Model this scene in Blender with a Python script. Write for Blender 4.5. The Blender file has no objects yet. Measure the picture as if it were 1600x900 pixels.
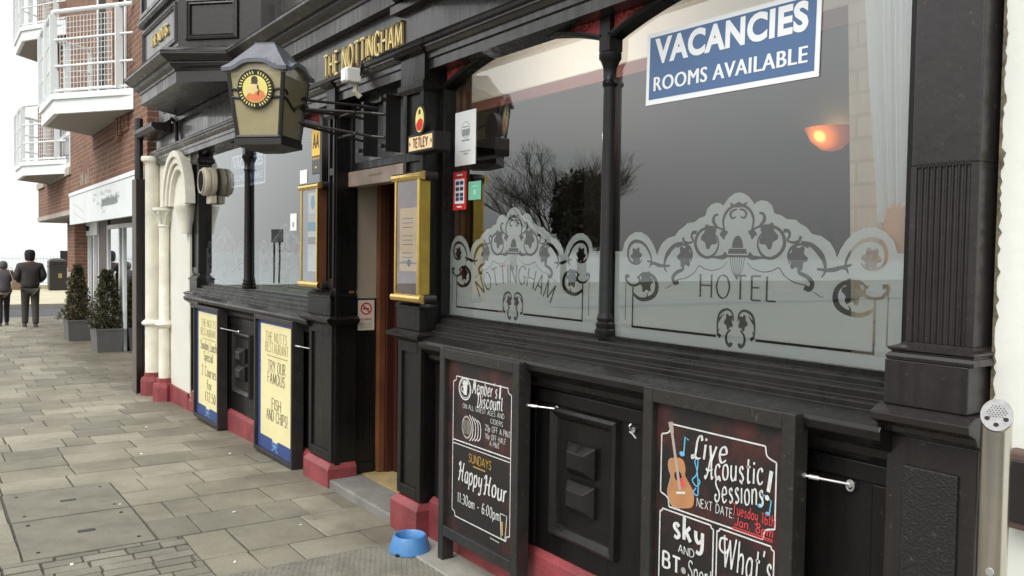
import bpy, bmesh, math, random
import numpy as np
from mathutils import Vector, Matrix
from mathutils.geometry import delaunay_2d_cdt

S = bpy.context.scene
COL = S.collection
R = math.radians
random.seed(7)

# ------------------------------------------------------------------ camera
# world: X into the building, Y along the street away from the viewer, Z up
FPX, CX, CY = 1330.0, 800.0, 450.0
CAM_D, CAM_H = 2.35, 1.6
_d = np.array([(-119 - CX) / FPX, (385 - CY) / FPX, 1.0]); _d /= np.linalg.norm(_d)
_r = 0.0148
_c = -(_d[0] * -_r + _d[1]) / _d[2]
_u = -np.array([-_r, 1, _c]); _u /= np.linalg.norm(_u)
_n = np.cross(-_u, _d)
if _n[0] < 0: _n = -_n
cam = bpy.data.cameras.new('camera'); camo = bpy.data.objects.new('camera', cam); COL.objects.link(camo)
cam.sensor_width = 36; cam.lens = 36 * FPX / 1600; cam.clip_start = 0.05; cam.clip_end = 6000
_m = Matrix(((_n[0], -_n[1], -_n[2], -CAM_D), (_d[0], -_d[1], -_d[2], 0), (_u[0], -_u[1], -_u[2], CAM_H), (0, 0, 0, 1)))
camo.matrix_world = _m
S.camera = camo

# ------------------------------------------------------------------ sky and sun (overcast)
SUN_EL, SUN_AZ = 48, 250
W = bpy.data.worlds.new('World'); S.world = W; W.use_nodes = True
nt = W.node_tree; nt.nodes.clear()
sky = nt.nodes.new('ShaderNodeTexSky'); sky.sky_type = 'NISHITA'; sky.sun_disc = False
sky.sun_elevation = R(SUN_EL); sky.sun_rotation = R(SUN_AZ); sky.air_density = 1.0; sky.dust_density = 6.0; sky.ozone_density = 1.0
hs = nt.nodes.new('ShaderNodeHueSaturation'); hs.inputs['Saturation'].default_value = 0.22
mx = nt.nodes.new('ShaderNodeMix'); mx.data_type = 'RGBA'; mx.inputs[0].default_value = 0.62
mx.inputs[7].default_value = (10.1, 10.1, 9.9, 1)          # cloud layer
bg = nt.nodes.new('ShaderNodeBackground'); bg.inputs['Strength'].default_value = 0.12
wo = nt.nodes.new('ShaderNodeOutputWorld')
nt.links.new(sky.outputs[0], hs.inputs['Color']); nt.links.new(hs.outputs[0], mx.inputs[6])
# an overcast sky is brighter overhead than at the horizon, with soft uneven cloud
_tc = nt.nodes.new('ShaderNodeTexCoord'); _sp = nt.nodes.new('ShaderNodeSeparateXYZ'); nt.links.new(_tc.outputs['Generated'], _sp.inputs[0])
_mr = nt.nodes.new('ShaderNodeMapRange'); _mr.inputs[1].default_value = 0; _mr.inputs[2].default_value = 1; _mr.inputs[3].default_value = .98; _mr.inputs[4].default_value = 1.5; nt.links.new(_sp.outputs['Z'], _mr.inputs[0])
_cn = nt.nodes.new('ShaderNodeTexNoise'); _cn.inputs['Scale'].default_value = 2.6; _cn.inputs['Detail'].default_value = 5; nt.links.new(_tc.outputs['Generated'], _cn.inputs['Vector'])
_cm = nt.nodes.new('ShaderNodeMapRange'); _cm.inputs[1].default_value = .3; _cm.inputs[2].default_value = .7; _cm.inputs[3].default_value = .94; _cm.inputs[4].default_value = 1.08; nt.links.new(_cn.outputs[0], _cm.inputs[0])
_ml = nt.nodes.new('ShaderNodeMath'); _ml.operation = 'MULTIPLY'; nt.links.new(_mr.outputs[0], _ml.inputs[0]); nt.links.new(_cm.outputs[0], _ml.inputs[1])
# darker cloud bank low over the land side, across the road
_bx = nt.nodes.new('ShaderNodeMapRange'); _bx.interpolation_type = 'SMOOTHSTEP'; _bx.inputs[1].default_value = -.2; _bx.inputs[2].default_value = -.55; nt.links.new(_sp.outputs['X'], _bx.inputs[0])
_bz = nt.nodes.new('ShaderNodeMapRange'); _bz.interpolation_type = 'SMOOTHSTEP'; _bz.inputs[1].default_value = .34; _bz.inputs[2].default_value = -.02; nt.links.new(_sp.outputs['Z'], _bz.inputs[0])
_bm = nt.nodes.new('ShaderNodeMath'); _bm.operation = 'MULTIPLY'; nt.links.new(_bx.outputs[0], _bm.inputs[0]); nt.links.new(_bz.outputs[0], _bm.inputs[1])
_bf = nt.nodes.new('ShaderNodeMath'); _bf.operation = 'MULTIPLY_ADD'; _bf.inputs[1].default_value = -.48; _bf.inputs[2].default_value = 1; nt.links.new(_bm.outputs[0], _bf.inputs[0])
_m2 = nt.nodes.new('ShaderNodeMath'); _m2.operation = 'MULTIPLY'; nt.links.new(_ml.outputs[0], _m2.inputs[0]); nt.links.new(_bf.outputs[0], _m2.inputs[1])
_vs = nt.nodes.new('ShaderNodeVectorMath'); _vs.operation = 'SCALE'; nt.links.new(mx.outputs[2], _vs.inputs[0]); nt.links.new(_m2.outputs[0], _vs.inputs['Scale'])
nt.links.new(_vs.outputs[0], bg.inputs[0]); nt.links.new(bg.outputs[0], wo.inputs[0])
sl = bpy.data.lights.new('sun', 'SUN'); sl.energy = 0.7; sl.angle = R(25); sl.color = (1, .96, .9)
so = bpy.data.objects.new('sun', sl); COL.objects.link(so)
_az = R(SUN_AZ)
_sd = Vector((math.sin(_az) * math.cos(R(SUN_EL)), math.cos(_az) * math.cos(R(SUN_EL)), math.sin(R(SUN_EL))))
so.rotation_euler = _sd.to_track_quat('Z', 'Y').to_euler()
S.view_settings.view_transform = 'Standard'; S.view_settings.look = 'None'
S.view_settings.exposure = 0.5; S.view_settings.gamma = 1
S.cycles.max_bounces = 8; S.cycles.transparent_max_bounces = 16
S.cycles.use_denoising = True
S.cycles.sample_clamp_indirect = 6

# ------------------------------------------------------------------ measuring helpers
def _ray(x, y): return np.array([(x - CX) / FPX, (y - CY) / FPX, 1.0])
def PX(x, y, X=0.):            # the point of the vertical plane X that the photo shows at pixel x, y -> (Y, Z)
    r = _ray(x, y); p = r * ((CAM_D + X) / (r @ _n)); return (p @ _d, p @ _u + CAM_H)
def zg(Y):                     # pavement falls gently towards the sea
    return -.03 * (min(max(Y, 5.6), 11) - 5.6) - .008 * (min(max(Y, 11), 25) - 11)

# ------------------------------------------------------------------ materials
def mat(name, col, rough=.6, metal=0., spec=.5, noise=0., nscale=8., bump=0., bscale=40., col2=None, dirt=0., dirtcol=(.3, .27, .22), coat=0.):
    m = bpy.data.materials.new(name); m.use_nodes = True
    t = m.node_tree; b = t.nodes['Principled BSDF']
    b.inputs['Roughness'].default_value = rough; b.inputs['Metallic'].default_value = metal
    b.inputs['Specular IOR Level'].default_value = spec
    b.inputs['Coat Weight'].default_value = coat; b.inputs['Coat Roughness'].default_value = .08
    c4 = (*col, 1)
    b.inputs['Base Color'].default_value = c4
    tc = t.nodes.new('ShaderNodeTexCoord')
    last = None
    if noise > 0 or col2:
        n = t.nodes.new('ShaderNodeTexNoise'); n.inputs['Scale'].default_value = nscale; n.inputs['Detail'].default_value = 6; n.inputs['Roughness'].default_value = .65
        t.links.new(tc.outputs['Object'], n.inputs['Vector'])
        rmp = t.nodes.new('ShaderNodeMapRange'); rmp.inputs[1].default_value = .3; rmp.inputs[2].default_value = .7
        t.links.new(n.outputs[0], rmp.inputs[0])
        mixn = t.nodes.new('ShaderNodeMix'); mixn.data_type = 'RGBA'
        c2 = col2 if col2 else tuple(max(0, v * (1 - noise)) for v in col)
        c1 = col if col2 else tuple(v * (1 + noise * .6) for v in col)
        mixn.inputs[6].default_value = (*c1, 1); mixn.inputs[7].default_value = (*c2, 1)
        t.links.new(rmp.outputs[0], mixn.inputs[0]); last = mixn.outputs[2]
    if dirt > 0:
        n2 = t.nodes.new('ShaderNodeTexNoise'); n2.inputs['Scale'].default_value = 55; n2.inputs['Detail'].default_value = 8; n2.inputs['Roughness'].default_value = .75
        t.links.new(tc.outputs['Object'], n2.inputs['Vector'])
        r2 = t.nodes.new('ShaderNodeMapRange'); r2.inputs[1].default_value = .66 - .12 * dirt; r2.inputs[2].default_value = .72
        t.links.new(n2.outputs[0], r2.inputs[0])
        mix2 = t.nodes.new('ShaderNodeMix'); mix2.data_type = 'RGBA'
        if last: t.links.new(last, mix2.inputs[6])
        else: mix2.inputs[6].default_value = c4
        mix2.inputs[7].default_value = (*dirtcol, 1)
        t.links.new(r2.outputs[0], mix2.inputs[0]); last = mix2.outputs[2]
        rr = t.nodes.new('ShaderNodeMapRange'); rr.inputs[3].default_value = rough; rr.inputs[4].default_value = min(1, rough + .45)
        t.links.new(r2.outputs[0], rr.inputs[0]); t.links.new(rr.outputs[0], b.inputs['Roughness'])
    if last: t.links.new(last, b.inputs['Base Color'])
    if name.startswith(('black_gloss', 'dark_grey_paint', 'dark_brown_paint', 'worn_black')):
        mp = t.nodes.new('ShaderNodeMapping'); mp.inputs['Scale'].default_value = (26, 26, 1.6); t.links.new(tc.outputs['Object'], mp.inputs[0])
        nb = t.nodes.new('ShaderNodeTexNoise'); nb.inputs['Scale'].default_value = 1.; nb.inputs['Detail'].default_value = 4; t.links.new(mp.outputs[0], nb.inputs['Vector'])
        nl = t.nodes.new('ShaderNodeTexNoise'); nl.inputs['Scale'].default_value = 2.3; nl.inputs['Detail'].default_value = 5; t.links.new(tc.outputs['Object'], nl.inputs['Vector'])
        ad = t.nodes.new('ShaderNodeMath'); ad.operation = 'ADD'; t.links.new(nb.outputs[0], ad.inputs[0]); t.links.new(nl.outputs[0], ad.inputs[1])
        rb = t.nodes.new('ShaderNodeMapRange'); rb.inputs[1].default_value = .7; rb.inputs[2].default_value = 1.35; rb.inputs[3].default_value = rough * .55; rb.inputs[4].default_value = rough * 1.7
        t.links.new(ad.outputs[0], rb.inputs[0])
        src = b.inputs['Roughness'].links[0].from_socket if b.inputs['Roughness'].links else None
        if src:
            mxr = t.nodes.new('ShaderNodeMath'); mxr.operation = 'MAXIMUM'; sb = t.nodes.new('ShaderNodeMath'); sb.operation = 'SUBTRACT'; sb.inputs[1].default_value = rough * .7
            t.links.new(src, sb.inputs[0]); t.links.new(sb.outputs[0], mxr.inputs[0]); t.links.new(rb.outputs[0], mxr.inputs[1]); t.links.new(mxr.outputs[0], b.inputs['Roughness'])
        else: t.links.new(rb.outputs[0], b.inputs['Roughness'])
        bp2 = t.nodes.new('ShaderNodeBump'); bp2.inputs['Strength'].default_value = .035; bp2.inputs['Distance'].default_value = .004; t.links.new(nb.outputs[0], bp2.inputs['Height']); t.links.new(bp2.outputs[0], b.inputs['Normal'])
    else: bp2 = None
    if bump > 0:
        n3 = t.nodes.new('ShaderNodeTexNoise'); n3.inputs['Scale'].default_value = bscale; n3.inputs['Detail'].default_value = 5
        t.links.new(tc.outputs['Object'], n3.inputs['Vector'])
        bp = t.nodes.new('ShaderNodeBump'); bp.inputs['Strength'].default_value = bump; bp.inputs['Distance'].default_value = .01
        t.links.new(n3.outputs[0], bp.inputs['Height']); t.links.new(bp.outputs[0], b.inputs['Normal'])
        if bp2: t.links.new(bp2.outputs[0], bp.inputs['Normal'])
    return m

def emis(name, col, st):
    m = bpy.data.materials.new(name); m.use_nodes = True; b = m.node_tree.nodes['Principled BSDF']
    b.inputs['Base Color'].default_value = (*col, 1); b.inputs['Emission Color'].default_value = (*col, 1); b.inputs['Emission Strength'].default_value = st
    return m

def glassmat(name, tint=(.99, .99, .985), gain=1.25, base=.135):
    m = bpy.data.materials.new(name); m.use_nodes = True; t = m.node_tree; t.nodes.clear()
    o = t.nodes.new('ShaderNodeOutputMaterial'); mixs = t.nodes.new('ShaderNodeMixShader')
    tr = t.nodes.new('ShaderNodeBsdfTransparent'); tr.inputs[0].default_value = (*tint, 1)
    gl = t.nodes.new('ShaderNodeBsdfGlossy'); gl.inputs['Roughness'].default_value = .0; gl.inputs[0].default_value = (.95, .99, 1, 1)
    fr = t.nodes.new('ShaderNodeFresnel'); fr.inputs[0].default_value = 1.5
    ml = t.nodes.new('ShaderNodeMath'); ml.operation = 'MULTIPLY_ADD'; ml.inputs[1].default_value = gain; ml.inputs[2].default_value = base; ml.use_clamp = True
    # old panes are a little wavy
    tc = t.nodes.new('ShaderNodeTexCoord'); n = t.nodes.new('ShaderNodeTexNoise'); n.inputs['Scale'].default_value = 1.6; n.inputs['Detail'].default_value = 1
    bp = t.nodes.new('ShaderNodeBump'); bp.inputs['Strength'].default_value = .012; bp.inputs['Distance'].default_value = .02
    t.links.new(tc.outputs['Object'], n.inputs['Vector']); t.links.new(n.outputs[0], bp.inputs['Height']); t.links.new(bp.outputs[0], gl.inputs['Normal'])
    t.links.new(fr.outputs[0], ml.inputs[0]); t.links.new(ml.outputs[0], mixs.inputs[0])
    t.links.new(tr.outputs[0], mixs.inputs[1]); t.links.new(gl.outputs[0], mixs.inputs[2]); t.links.new(mixs.outputs[0], o.inputs[0])
    return m

def brickmat(name, c1, c2, mortar, axis='YZ', scale=1., rough=.85):
    m = bpy.data.materials.new(name); m.use_nodes = True; t = m.node_tree; b = t.nodes['Principled BSDF']
    b.inputs['Roughness'].default_value = rough
    tc = t.nodes.new('ShaderNodeTexCoord'); sp = t.nodes.new('ShaderNodeSeparateXYZ'); cb = t.nodes.new('ShaderNodeCombineXYZ')
    t.links.new(tc.outputs['Object'], sp.inputs[0])
    ad = t.nodes.new('ShaderNodeMath'); t.links.new(sp.outputs['X'], ad.inputs[0]); t.links.new(sp.outputs['Y'], ad.inputs[1])
    t.links.new(ad.outputs[0], cb.inputs[0]); t.links.new(sp.outputs['Z'], cb.inputs[1])
    br = t.nodes.new('ShaderNodeTexBrick'); br.inputs['Scale'].default_value = 1.0
    br.inputs['Brick Width'].default_value = .225 * scale; br.inputs['Row Height'].default_value = .075 * scale; br.inputs['Mortar Size'].default_value = .006 * scale
    br.inputs['Color1'].default_value = (*c1, 1); br.inputs['Color2'].default_value = (*c2, 1); br.inputs['Mortar'].default_value = (*mortar, 1)
    t.links.new(cb.outputs[0], br.inputs['Vector'])
    n = t.nodes.new('ShaderNodeTexNoise'); n.inputs['Scale'].default_value = 2.5; n.inputs['Detail'].default_value = 6
    t.links.new(tc.outputs['Object'], n.inputs['Vector'])
    hv = t.nodes.new('ShaderNodeHueSaturation'); mr = t.nodes.new('ShaderNodeMapRange'); mr.inputs[3].default_value = .7; mr.inputs[4].default_value = 1.3
    t.links.new(n.outputs[0], mr.inputs[0]); t.links.new(mr.outputs[0], hv.inputs['Value']); t.links.new(br.outputs[0], hv.inputs['Color'])
    t.links.new(hv.outputs[0], b.inputs['Base Color'])
    bp = t.nodes.new('ShaderNodeBump'); bp.inputs['Strength'].default_value = .5; bp.inputs['Distance'].default_value = .006; bp.invert = True
    t.links.new(br.outputs['Fac'], bp.inputs['Height']); t.links.new(bp.outputs[0], b.inputs['Normal'])
    return m

def slabmat(name, c1, c2, c3, rough=.75):
    m = bpy.data.materials.new(name); m.use_nodes = True; t = m.node_tree; b = t.nodes['Principled BSDF']
    b.inputs['Roughness'].default_value = rough; b.inputs['Specular IOR Level'].default_value = .4
    g = t.nodes.new('ShaderNodeNewGeometry'); tc = t.nodes.new('ShaderNodeTexCoord')
    cr = t.nodes.new('ShaderNodeValToRGB'); e = cr.color_ramp.elements
    e[0].color = (*c1, 1); e[1].color = (*c3, 1); x = e.new(.5); x.color = (*c2, 1)
    t.links.new(g.outputs['Random Per Island'], cr.inputs[0])
    n = t.nodes.new('ShaderNodeTexNoise'); n.inputs['Scale'].default_value = 1.3; n.inputs['Detail'].default_value = 9; n.inputs['Roughness'].default_value = .7
    t.links.new(tc.outputs['Object'], n.inputs['Vector'])
    mr = t.nodes.new('ShaderNodeMapRange'); mr.inputs[1].default_value = .3; mr.inputs[2].default_value = .7; mr.inputs[3].default_value = .6; mr.inputs[4].default_value = 1.22
    t.links.new(n.outputs[0], mr.inputs[0])
    n2 = t.nodes.new('ShaderNodeTexNoise'); n2.inputs['Scale'].default_value = 60; n2.inputs['Detail'].default_value = 6; n2.inputs['Roughness'].default_value = .8
    t.links.new(tc.outputs['Object'], n2.inputs['Vector'])
    mr2 = t.nodes.new('ShaderNodeMapRange'); mr2.inputs[1].default_value = .3; mr2.inputs[2].default_value = .7; mr2.inputs[3].default_value = .82; mr2.inputs[4].default_value = 1.15
    t.links.new(n2.outputs[0], mr2.inputs[0])
    ml = t.nodes.new('ShaderNodeMath'); ml.operation = 'MULTIPLY'; t.links.new(mr.outputs[0], ml.inputs[0]); t.links.new(mr2.outputs[0], ml.inputs[1])
    hv = t.nodes.new('ShaderNodeHueSaturation'); t.links.new(cr.outputs[0], hv.inputs['Color']); t.links.new(ml.outputs[0], hv.inputs['Value'])
    # dark specks and pale gum spots
    v = t.nodes.new('ShaderNodeTexVoronoi'); v.inputs['Scale'].default_value = 3.1; v.inputs['Randomness'].default_value = 1
    t.links.new(tc.outputs['Object'], v.inputs['Vector'])
    lt = t.nodes.new('ShaderNodeMath'); lt.operation = 'LESS_THAN'; lt.inputs[1].default_value = .045; t.links.new(v.outputs['Distance'], lt.inputs[0])
    mg = t.nodes.new('ShaderNodeMix'); mg.data_type = 'RGBA'; mg.inputs[7].default_value = (.11, .105, .095, 1)
    lm = t.nodes.new('ShaderNodeMath'); lm.operation = 'MULTIPLY'; lm.inputs[1].default_value = .55; t.links.new(lt.outputs[0], lm.inputs[0])
    t.links.new(lm.outputs[0], mg.inputs[0]); t.links.new(hv.outputs[0], mg.inputs[6])
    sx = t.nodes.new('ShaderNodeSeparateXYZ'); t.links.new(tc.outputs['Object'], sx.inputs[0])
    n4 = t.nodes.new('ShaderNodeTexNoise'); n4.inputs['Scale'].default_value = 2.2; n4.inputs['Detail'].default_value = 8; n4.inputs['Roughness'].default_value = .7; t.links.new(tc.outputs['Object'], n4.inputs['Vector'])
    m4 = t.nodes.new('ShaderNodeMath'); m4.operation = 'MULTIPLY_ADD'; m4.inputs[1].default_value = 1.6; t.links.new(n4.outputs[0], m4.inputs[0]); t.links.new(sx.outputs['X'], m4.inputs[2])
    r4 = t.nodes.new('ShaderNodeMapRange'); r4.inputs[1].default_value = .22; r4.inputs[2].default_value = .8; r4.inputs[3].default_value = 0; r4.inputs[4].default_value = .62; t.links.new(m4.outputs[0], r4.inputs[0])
    g4 = t.nodes.new('ShaderNodeMix'); g4.data_type = 'RGBA'; g4.inputs[7].default_value = (.085, .072, .048, 1); t.links.new(r4.outputs[0], g4.inputs[0]); t.links.new(mg.outputs[2], g4.inputs[6])  # grime and contact shade put into the colour, darker towards the wall
    t.links.new(g4.outputs[2], b.inputs['Base Color'])
    bp = t.nodes.new('ShaderNodeBump'); bp.inputs['Strength'].default_value = .35; bp.inputs['Distance'].default_value = .006
    t.links.new(n2.outputs[0], bp.inputs['Height']); t.links.new(bp.outputs[0], b.inputs['Normal'])
    return m

M = {}
M['black'] = mat('black_gloss_paint', (.0075, .007, .007), .3, spec=.32, noise=.3, nscale=3, bump=.12, bscale=18, dirt=.3, dirtcol=(.06, .055, .05))
M['black_worn'] = mat('worn_black_paint', (.009, .0085, .008), .34, spec=.4, noise=.4, nscale=4, bump=.12, bscale=22, dirt=.42, dirtcol=(.055, .052, .047))
M['fascia'] = mat('dark_grey_paint', (.020, .0185, .0185), .28, noise=.25, nscale=2.5, bump=.1, bscale=14, dirt=.3, dirtcol=(.1, .09, .08), coat=.3)
M['umber'] = mat('dark_brown_paint', (.017, .0135, .014), .32, noise=.25, nscale=3, bump=.15, bscale=25, dirt=.4, dirtcol=(.12, .1, .09), coat=.15)
M['pebble'] = mat('black_roughcast', (.012, .011, .0105), .4, bump=.4, bscale=130, dirt=.55, dirtcol=(.12, .10, .10))
M['red'] = mat('red_masonry_paint', (.235, .044, .050), .5, noise=.45, nscale=4, bump=.35, bscale=30, dirt=.95, dirtcol=(.12, .05, .045))
M['redcarve'] = mat('red_carved_panel', (.56, .085, .085), .5, noise=.5, nscale=30, bump=.6, bscale=30)
M['cream'] = mat('cream_masonry_paint', (.72, .70, .60), .55, noise=.2, nscale=3, bump=.25, bscale=24, dirt=.55, dirtcol=(.38, .34, .25))
M['whitewall'] = mat('white_render', (.74, .76, .71), .7, noise=.06, nscale=1.6, bump=.2, bscale=22, dirt=.25, dirtcol=(.42, .42, .35))
M['grime'] = mat('mossy_edge', (.16, .14, .09), .9, noise=.6, nscale=30, bump=.6, bscale=60)
M['brick'] = brickmat('red_brick', (.155, .068, .042), (.215, .098, .06), (.28, .22, .165))
M['brick2'] = brickmat('pale_brick', (.26, .15, .095), (.32, .2, .13), (.36, .3, .24))
M['creambrick'] = brickmat('painted_brick', (.62, .52, .40), (.66, .57, .45), (.55, .46, .36))
M['stone'] = mat('pale_stone', (.42, .38, .32), .8, noise=.2, nscale=6, bump=.2, bscale=30)
M['stepstone'] = mat('step_stone', (.17, .165, .15), .75, noise=.3, nscale=5, bump=.3, bscale=40, dirt=.4, dirtcol=(.1, .09, .08))
M['whitemetal'] = mat('white_metal', (.78, .82, .82), .4, noise=.05, nscale=4)
M['upvc'] = mat('white_frame', (.72, .76, .76), .35)
M['soffit'] = mat('grey_soffit', (.36, .33, .30), .8, noise=.1, nscale=6)
M['brownpanel'] = mat('brown_grey_panel', (.12, .10, .088), .6, noise=.15, nscale=6)
M['gold'] = mat('gold_leaf', (.78, .62, .27), .35, metal=.25, noise=.15, nscale=20)
M['brass'] = mat('polished_brass', (.86, .60, .20), .2, metal=1., noise=.15, nscale=14)
M['brass_dull'] = mat('dull_brass', (.55, .38, .08), .35, metal=.9, noise=.2, nscale=10)
M['iron'] = mat('black_iron', (.012, .011, .011), .4, dirt=.4, dirtcol=(.08, .06, .05))
M['steel'] = mat('brushed_steel', (.60, .56, .50), .24, metal=1., noise=.12, nscale=9)
M['galv'] = mat('galvanised', (.62, .62, .62), .35, metal=.8)
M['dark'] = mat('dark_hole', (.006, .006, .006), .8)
M['lanternroof'] = mat('painted_lead', (.13, .14, .165), .42, noise=.25, nscale=9, bump=.3, bscale=24, dirt=.4, dirtcol=(.12, .12, .13))
M['lanternglass'] = mat('amber_obscured_glass', (.34, .30, .175), .22, noise=.12, nscale=7, coat=.4)
M['plastic'] = mat('aged_cream_plastic', (.50, .45, .35), .45, noise=.1, nscale=6)
M['whiteplastic'] = mat('white_plastic', (.78, .78, .76), .4)
M['wood'] = mat('brown_wood', (.13, .048, .02), .4, noise=.4, nscale=5, bump=.1)
M['woodlight'] = mat('worn_oak', (.24, .12, .05), .5, noise=.5, nscale=6)
M['headbeam'] = mat('worn_beam', (.29, .225, .185), .6, noise=.3, nscale=6, dirt=.4, dirtcol=(.2, .15, .12))
M['lobbywhite'] = mat('lobby_white', (.36, .30, .23), .7)
M['lobbyfloor'] = mat('lobby_floor', (.33, .25, .12), .6, noise=.3, nscale=8)
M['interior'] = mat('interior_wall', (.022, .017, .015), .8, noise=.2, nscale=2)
M['ceiling'] = mat('interior_ceiling', (.78, .74, .66), .8)
M['redrail'] = mat('red_picture_rail', (.20, .08, .07), .7)
M['carpet'] = mat('carpet', (.06, .03, .03), .9)
M['curtain'] = mat('white_net', (.9, .92, .91), .8)
M['peach'] = mat('peach_cloth', (.62, .38, .22), .7)
M['paper'] = mat('white_paper', (.78, .80, .80), .6)
M['paperprint'] = mat('grey_print', (.3, .31, .32), .7)
M['menupaper'] = mat('cream_menu', (.78, .60, .34), .6, noise=.08, nscale=3)
M['navy'] = mat('navy_ink', (.03, .045, .14), .6)
M['signblue'] = mat('sign_blue', (.075, .145, .29), .45)
M['signwhite'] = mat('sign_white', (.80, .83, .85), .45)
M['yellowpanel'] = mat('yellow_board', (.74, .67, .37), .5, noise=.10, nscale=3)
M['boardblue'] = mat('board_blue', (.030, .062, .20), .45)
M['ribbonblue'] = mat('pale_blue_paint', (.16, .30, .55), .5)
M['ink'] = mat('black_ink', (.055, .052, .04), .6)
M['inkfaded'] = mat('faded_ink', (.22, .20, .10), .6)
M['board'] = mat('chalkboard', (.0125, .0105, .010), .5, noise=.5, nscale=5, col2=(.085, .020, .017))
_mr = [n for n in M['board'].node_tree.nodes if n.type == 'MAP_RANGE'][0]; _mr.inputs[1].default_value = .48; _mr.inputs[2].default_value = .72
M['boardframe'] = mat('board_frame', (.022, .021, .019), .42, noise=.35, nscale=9, bump=.2, bscale=50, dirt=.5, dirtcol=(.14, .13, .115))
M['chalk'] = mat('white_chalk', (.60, .62, .60), .8, noise=.25, nscale=40)
M['chalkred'] = mat('red_chalk', (.62, .06, .07), .8)
M['chalkblue'] = mat('blue_chalk', (.12, .40, .60), .8)
M['chalkgold'] = mat('ochre_chalk', (.42, .27, .05), .8)
M['chalkgrey'] = mat('grey_chalk', (.32, .32, .29), .8)
M['guitar'] = mat('guitar_paint', (.42, .20, .085), .7, noise=.2, nscale=12)
M['guitarneck'] = mat('guitar_neck', (.36, .30, .26), .7)
M['aayellow'] = mat('plaque_yellow', (.82, .50, .045), .4)
M['aagrey'] = mat('plaque_grey', (.06, .06, .06), .4)
M['stickred'] = mat('sticker_red', (.55, .03, .035), .4)
M['stickgreen'] = mat('sticker_green', (.16, .45, .32), .4)
M['stickblue'] = mat('leaflet_blue', (.06, .40, .62), .4)
M['discyellow'] = mat('badge_yellow', (.76, .68, .22), .4)
M['discorange'] = mat('badge_orange', (.72, .22, .09), .4)
M['discred'] = mat('badge_red', (.6, .03, .025), .4)
M['skin'] = mat('skin', (.45, .27, .2), .6)
M['bowl'] = mat('blue_plastic', (.06, .20, .44), .4, noise=.1, nscale=20, bump=.25, bscale=60)
M['planter'] = mat('grey_planter', (.115, .115, .115), .5, noise=.12, nscale=8)
M['soil'] = mat('soil', (.03, .02, .015), .9)
M['bark'] = mat('bark', (.035, .028, .022), .9)
M['sea'] = mat('sea', (.4, .45, .47), .12)
M['asphalt'] = mat('asphalt', (.05, .052, .055), .85, noise=.25, nscale=20, bump=.3, bscale=80)
M['prom'] = mat('promenade', (.42, .38, .27), .85, noise=.15, nscale=1.5)
M['groundm'] = mat('ground', (.055, .062, .038), .95, noise=.4, nscale=.6)
M['mortar'] = mat('joint_mortar', (.085, .078, .062), .95, noise=.5, nscale=12)
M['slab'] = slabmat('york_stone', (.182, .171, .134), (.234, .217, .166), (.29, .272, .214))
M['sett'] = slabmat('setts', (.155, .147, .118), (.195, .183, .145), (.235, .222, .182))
M['cover'] = mat('concrete_cover', (.175, .166, .132), .85, noise=.3, nscale=4, bump=.4, bscale=60, dirt=.3, dirtcol=(.09, .085, .07))
M['kerb'] = mat('kerb_stone', (.27, .26, .23), .8, noise=.2, nscale=6, bump=.3, bscale=30)
M['tactile'] = mat('rough_concrete', (.185, .175, .145), .9, noise=.3, nscale=9, bump=.5, bscale=60)
M['jacketm'] = mat('dark_jacket', (.036, .030, .033), .7, noise=.2, nscale=12, bump=.3, bscale=12)
M['jacketw'] = mat('grey_puffer', (.075, .072, .085), .6, noise=.2, nscale=12, bump=.3, bscale=12)
M['trousersm'] = mat('grey_trousers', (.045, .041, .038), .8)
M['trousersw'] = mat('black_leggings', (.012, .011, .012), .8)
M['shoe'] = mat('shoe', (.05, .035, .028), .6)
M['bag'] = mat('beige_bag', (.32, .24, .14), .6)
M['bin'] = mat('black_bin', (.018, .016, .015), .4)
M['glass'] = glassmat('window_glass')
M['glass_shop'] = glassmat('shop_glass', gain=1.9, base=.05)
M['caseglass'] = glassmat('case_glass', (.97, .97, .97), .9)
M['blackglass'] = mat('dark_panel_glass', (.085, .09, .095), .12, spec=.6)  # grey of the reflected sky put into the base colour
M['lampglow'] = emis('lamp_bowl', (1., .3, .05), 1.)
def _glow():
    t = M['lampglow'].node_tree; b = t.nodes['Principled BSDF']; tc = t.nodes.new('ShaderNodeTexCoord'); vm = t.nodes.new('ShaderNodeVectorMath'); vm.operation = 'DISTANCE'; vm.inputs[1].default_value = (-.10, 0, -.045)
    cr = t.nodes.new('ShaderNodeValToRGB'); e = cr.color_ramp.elements; e[0].position = .0; e[0].color = (5., 2.4, .5, 1); e[1].position = 1.; e[1].color = (.05, .015, .010, 1); x = e.new(.28); x.color = (1.1, .25, .04, 1); x = e.new(.6); x.color = (.30, .065, .02, 1)
    mr = t.nodes.new('ShaderNodeMapRange'); mr.inputs[1].default_value = .0; mr.inputs[2].default_value = .17
    t.links.new(tc.outputs['Object'], vm.inputs[0]); t.links.new(vm.outputs['Value'], mr.inputs[0]); t.links.new(mr.outputs[0], cr.inputs[0]); t.links.new(cr.outputs[0], b.inputs['Emission Color'])
    b.inputs['Emission Strength'].default_value = .8; b.inputs['Base Color'].default_value = (.06, .03, .02, 1)
_glow()
M['bulb'] = emis('lamp_bulb', (1., .75, .35), 60)

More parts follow.
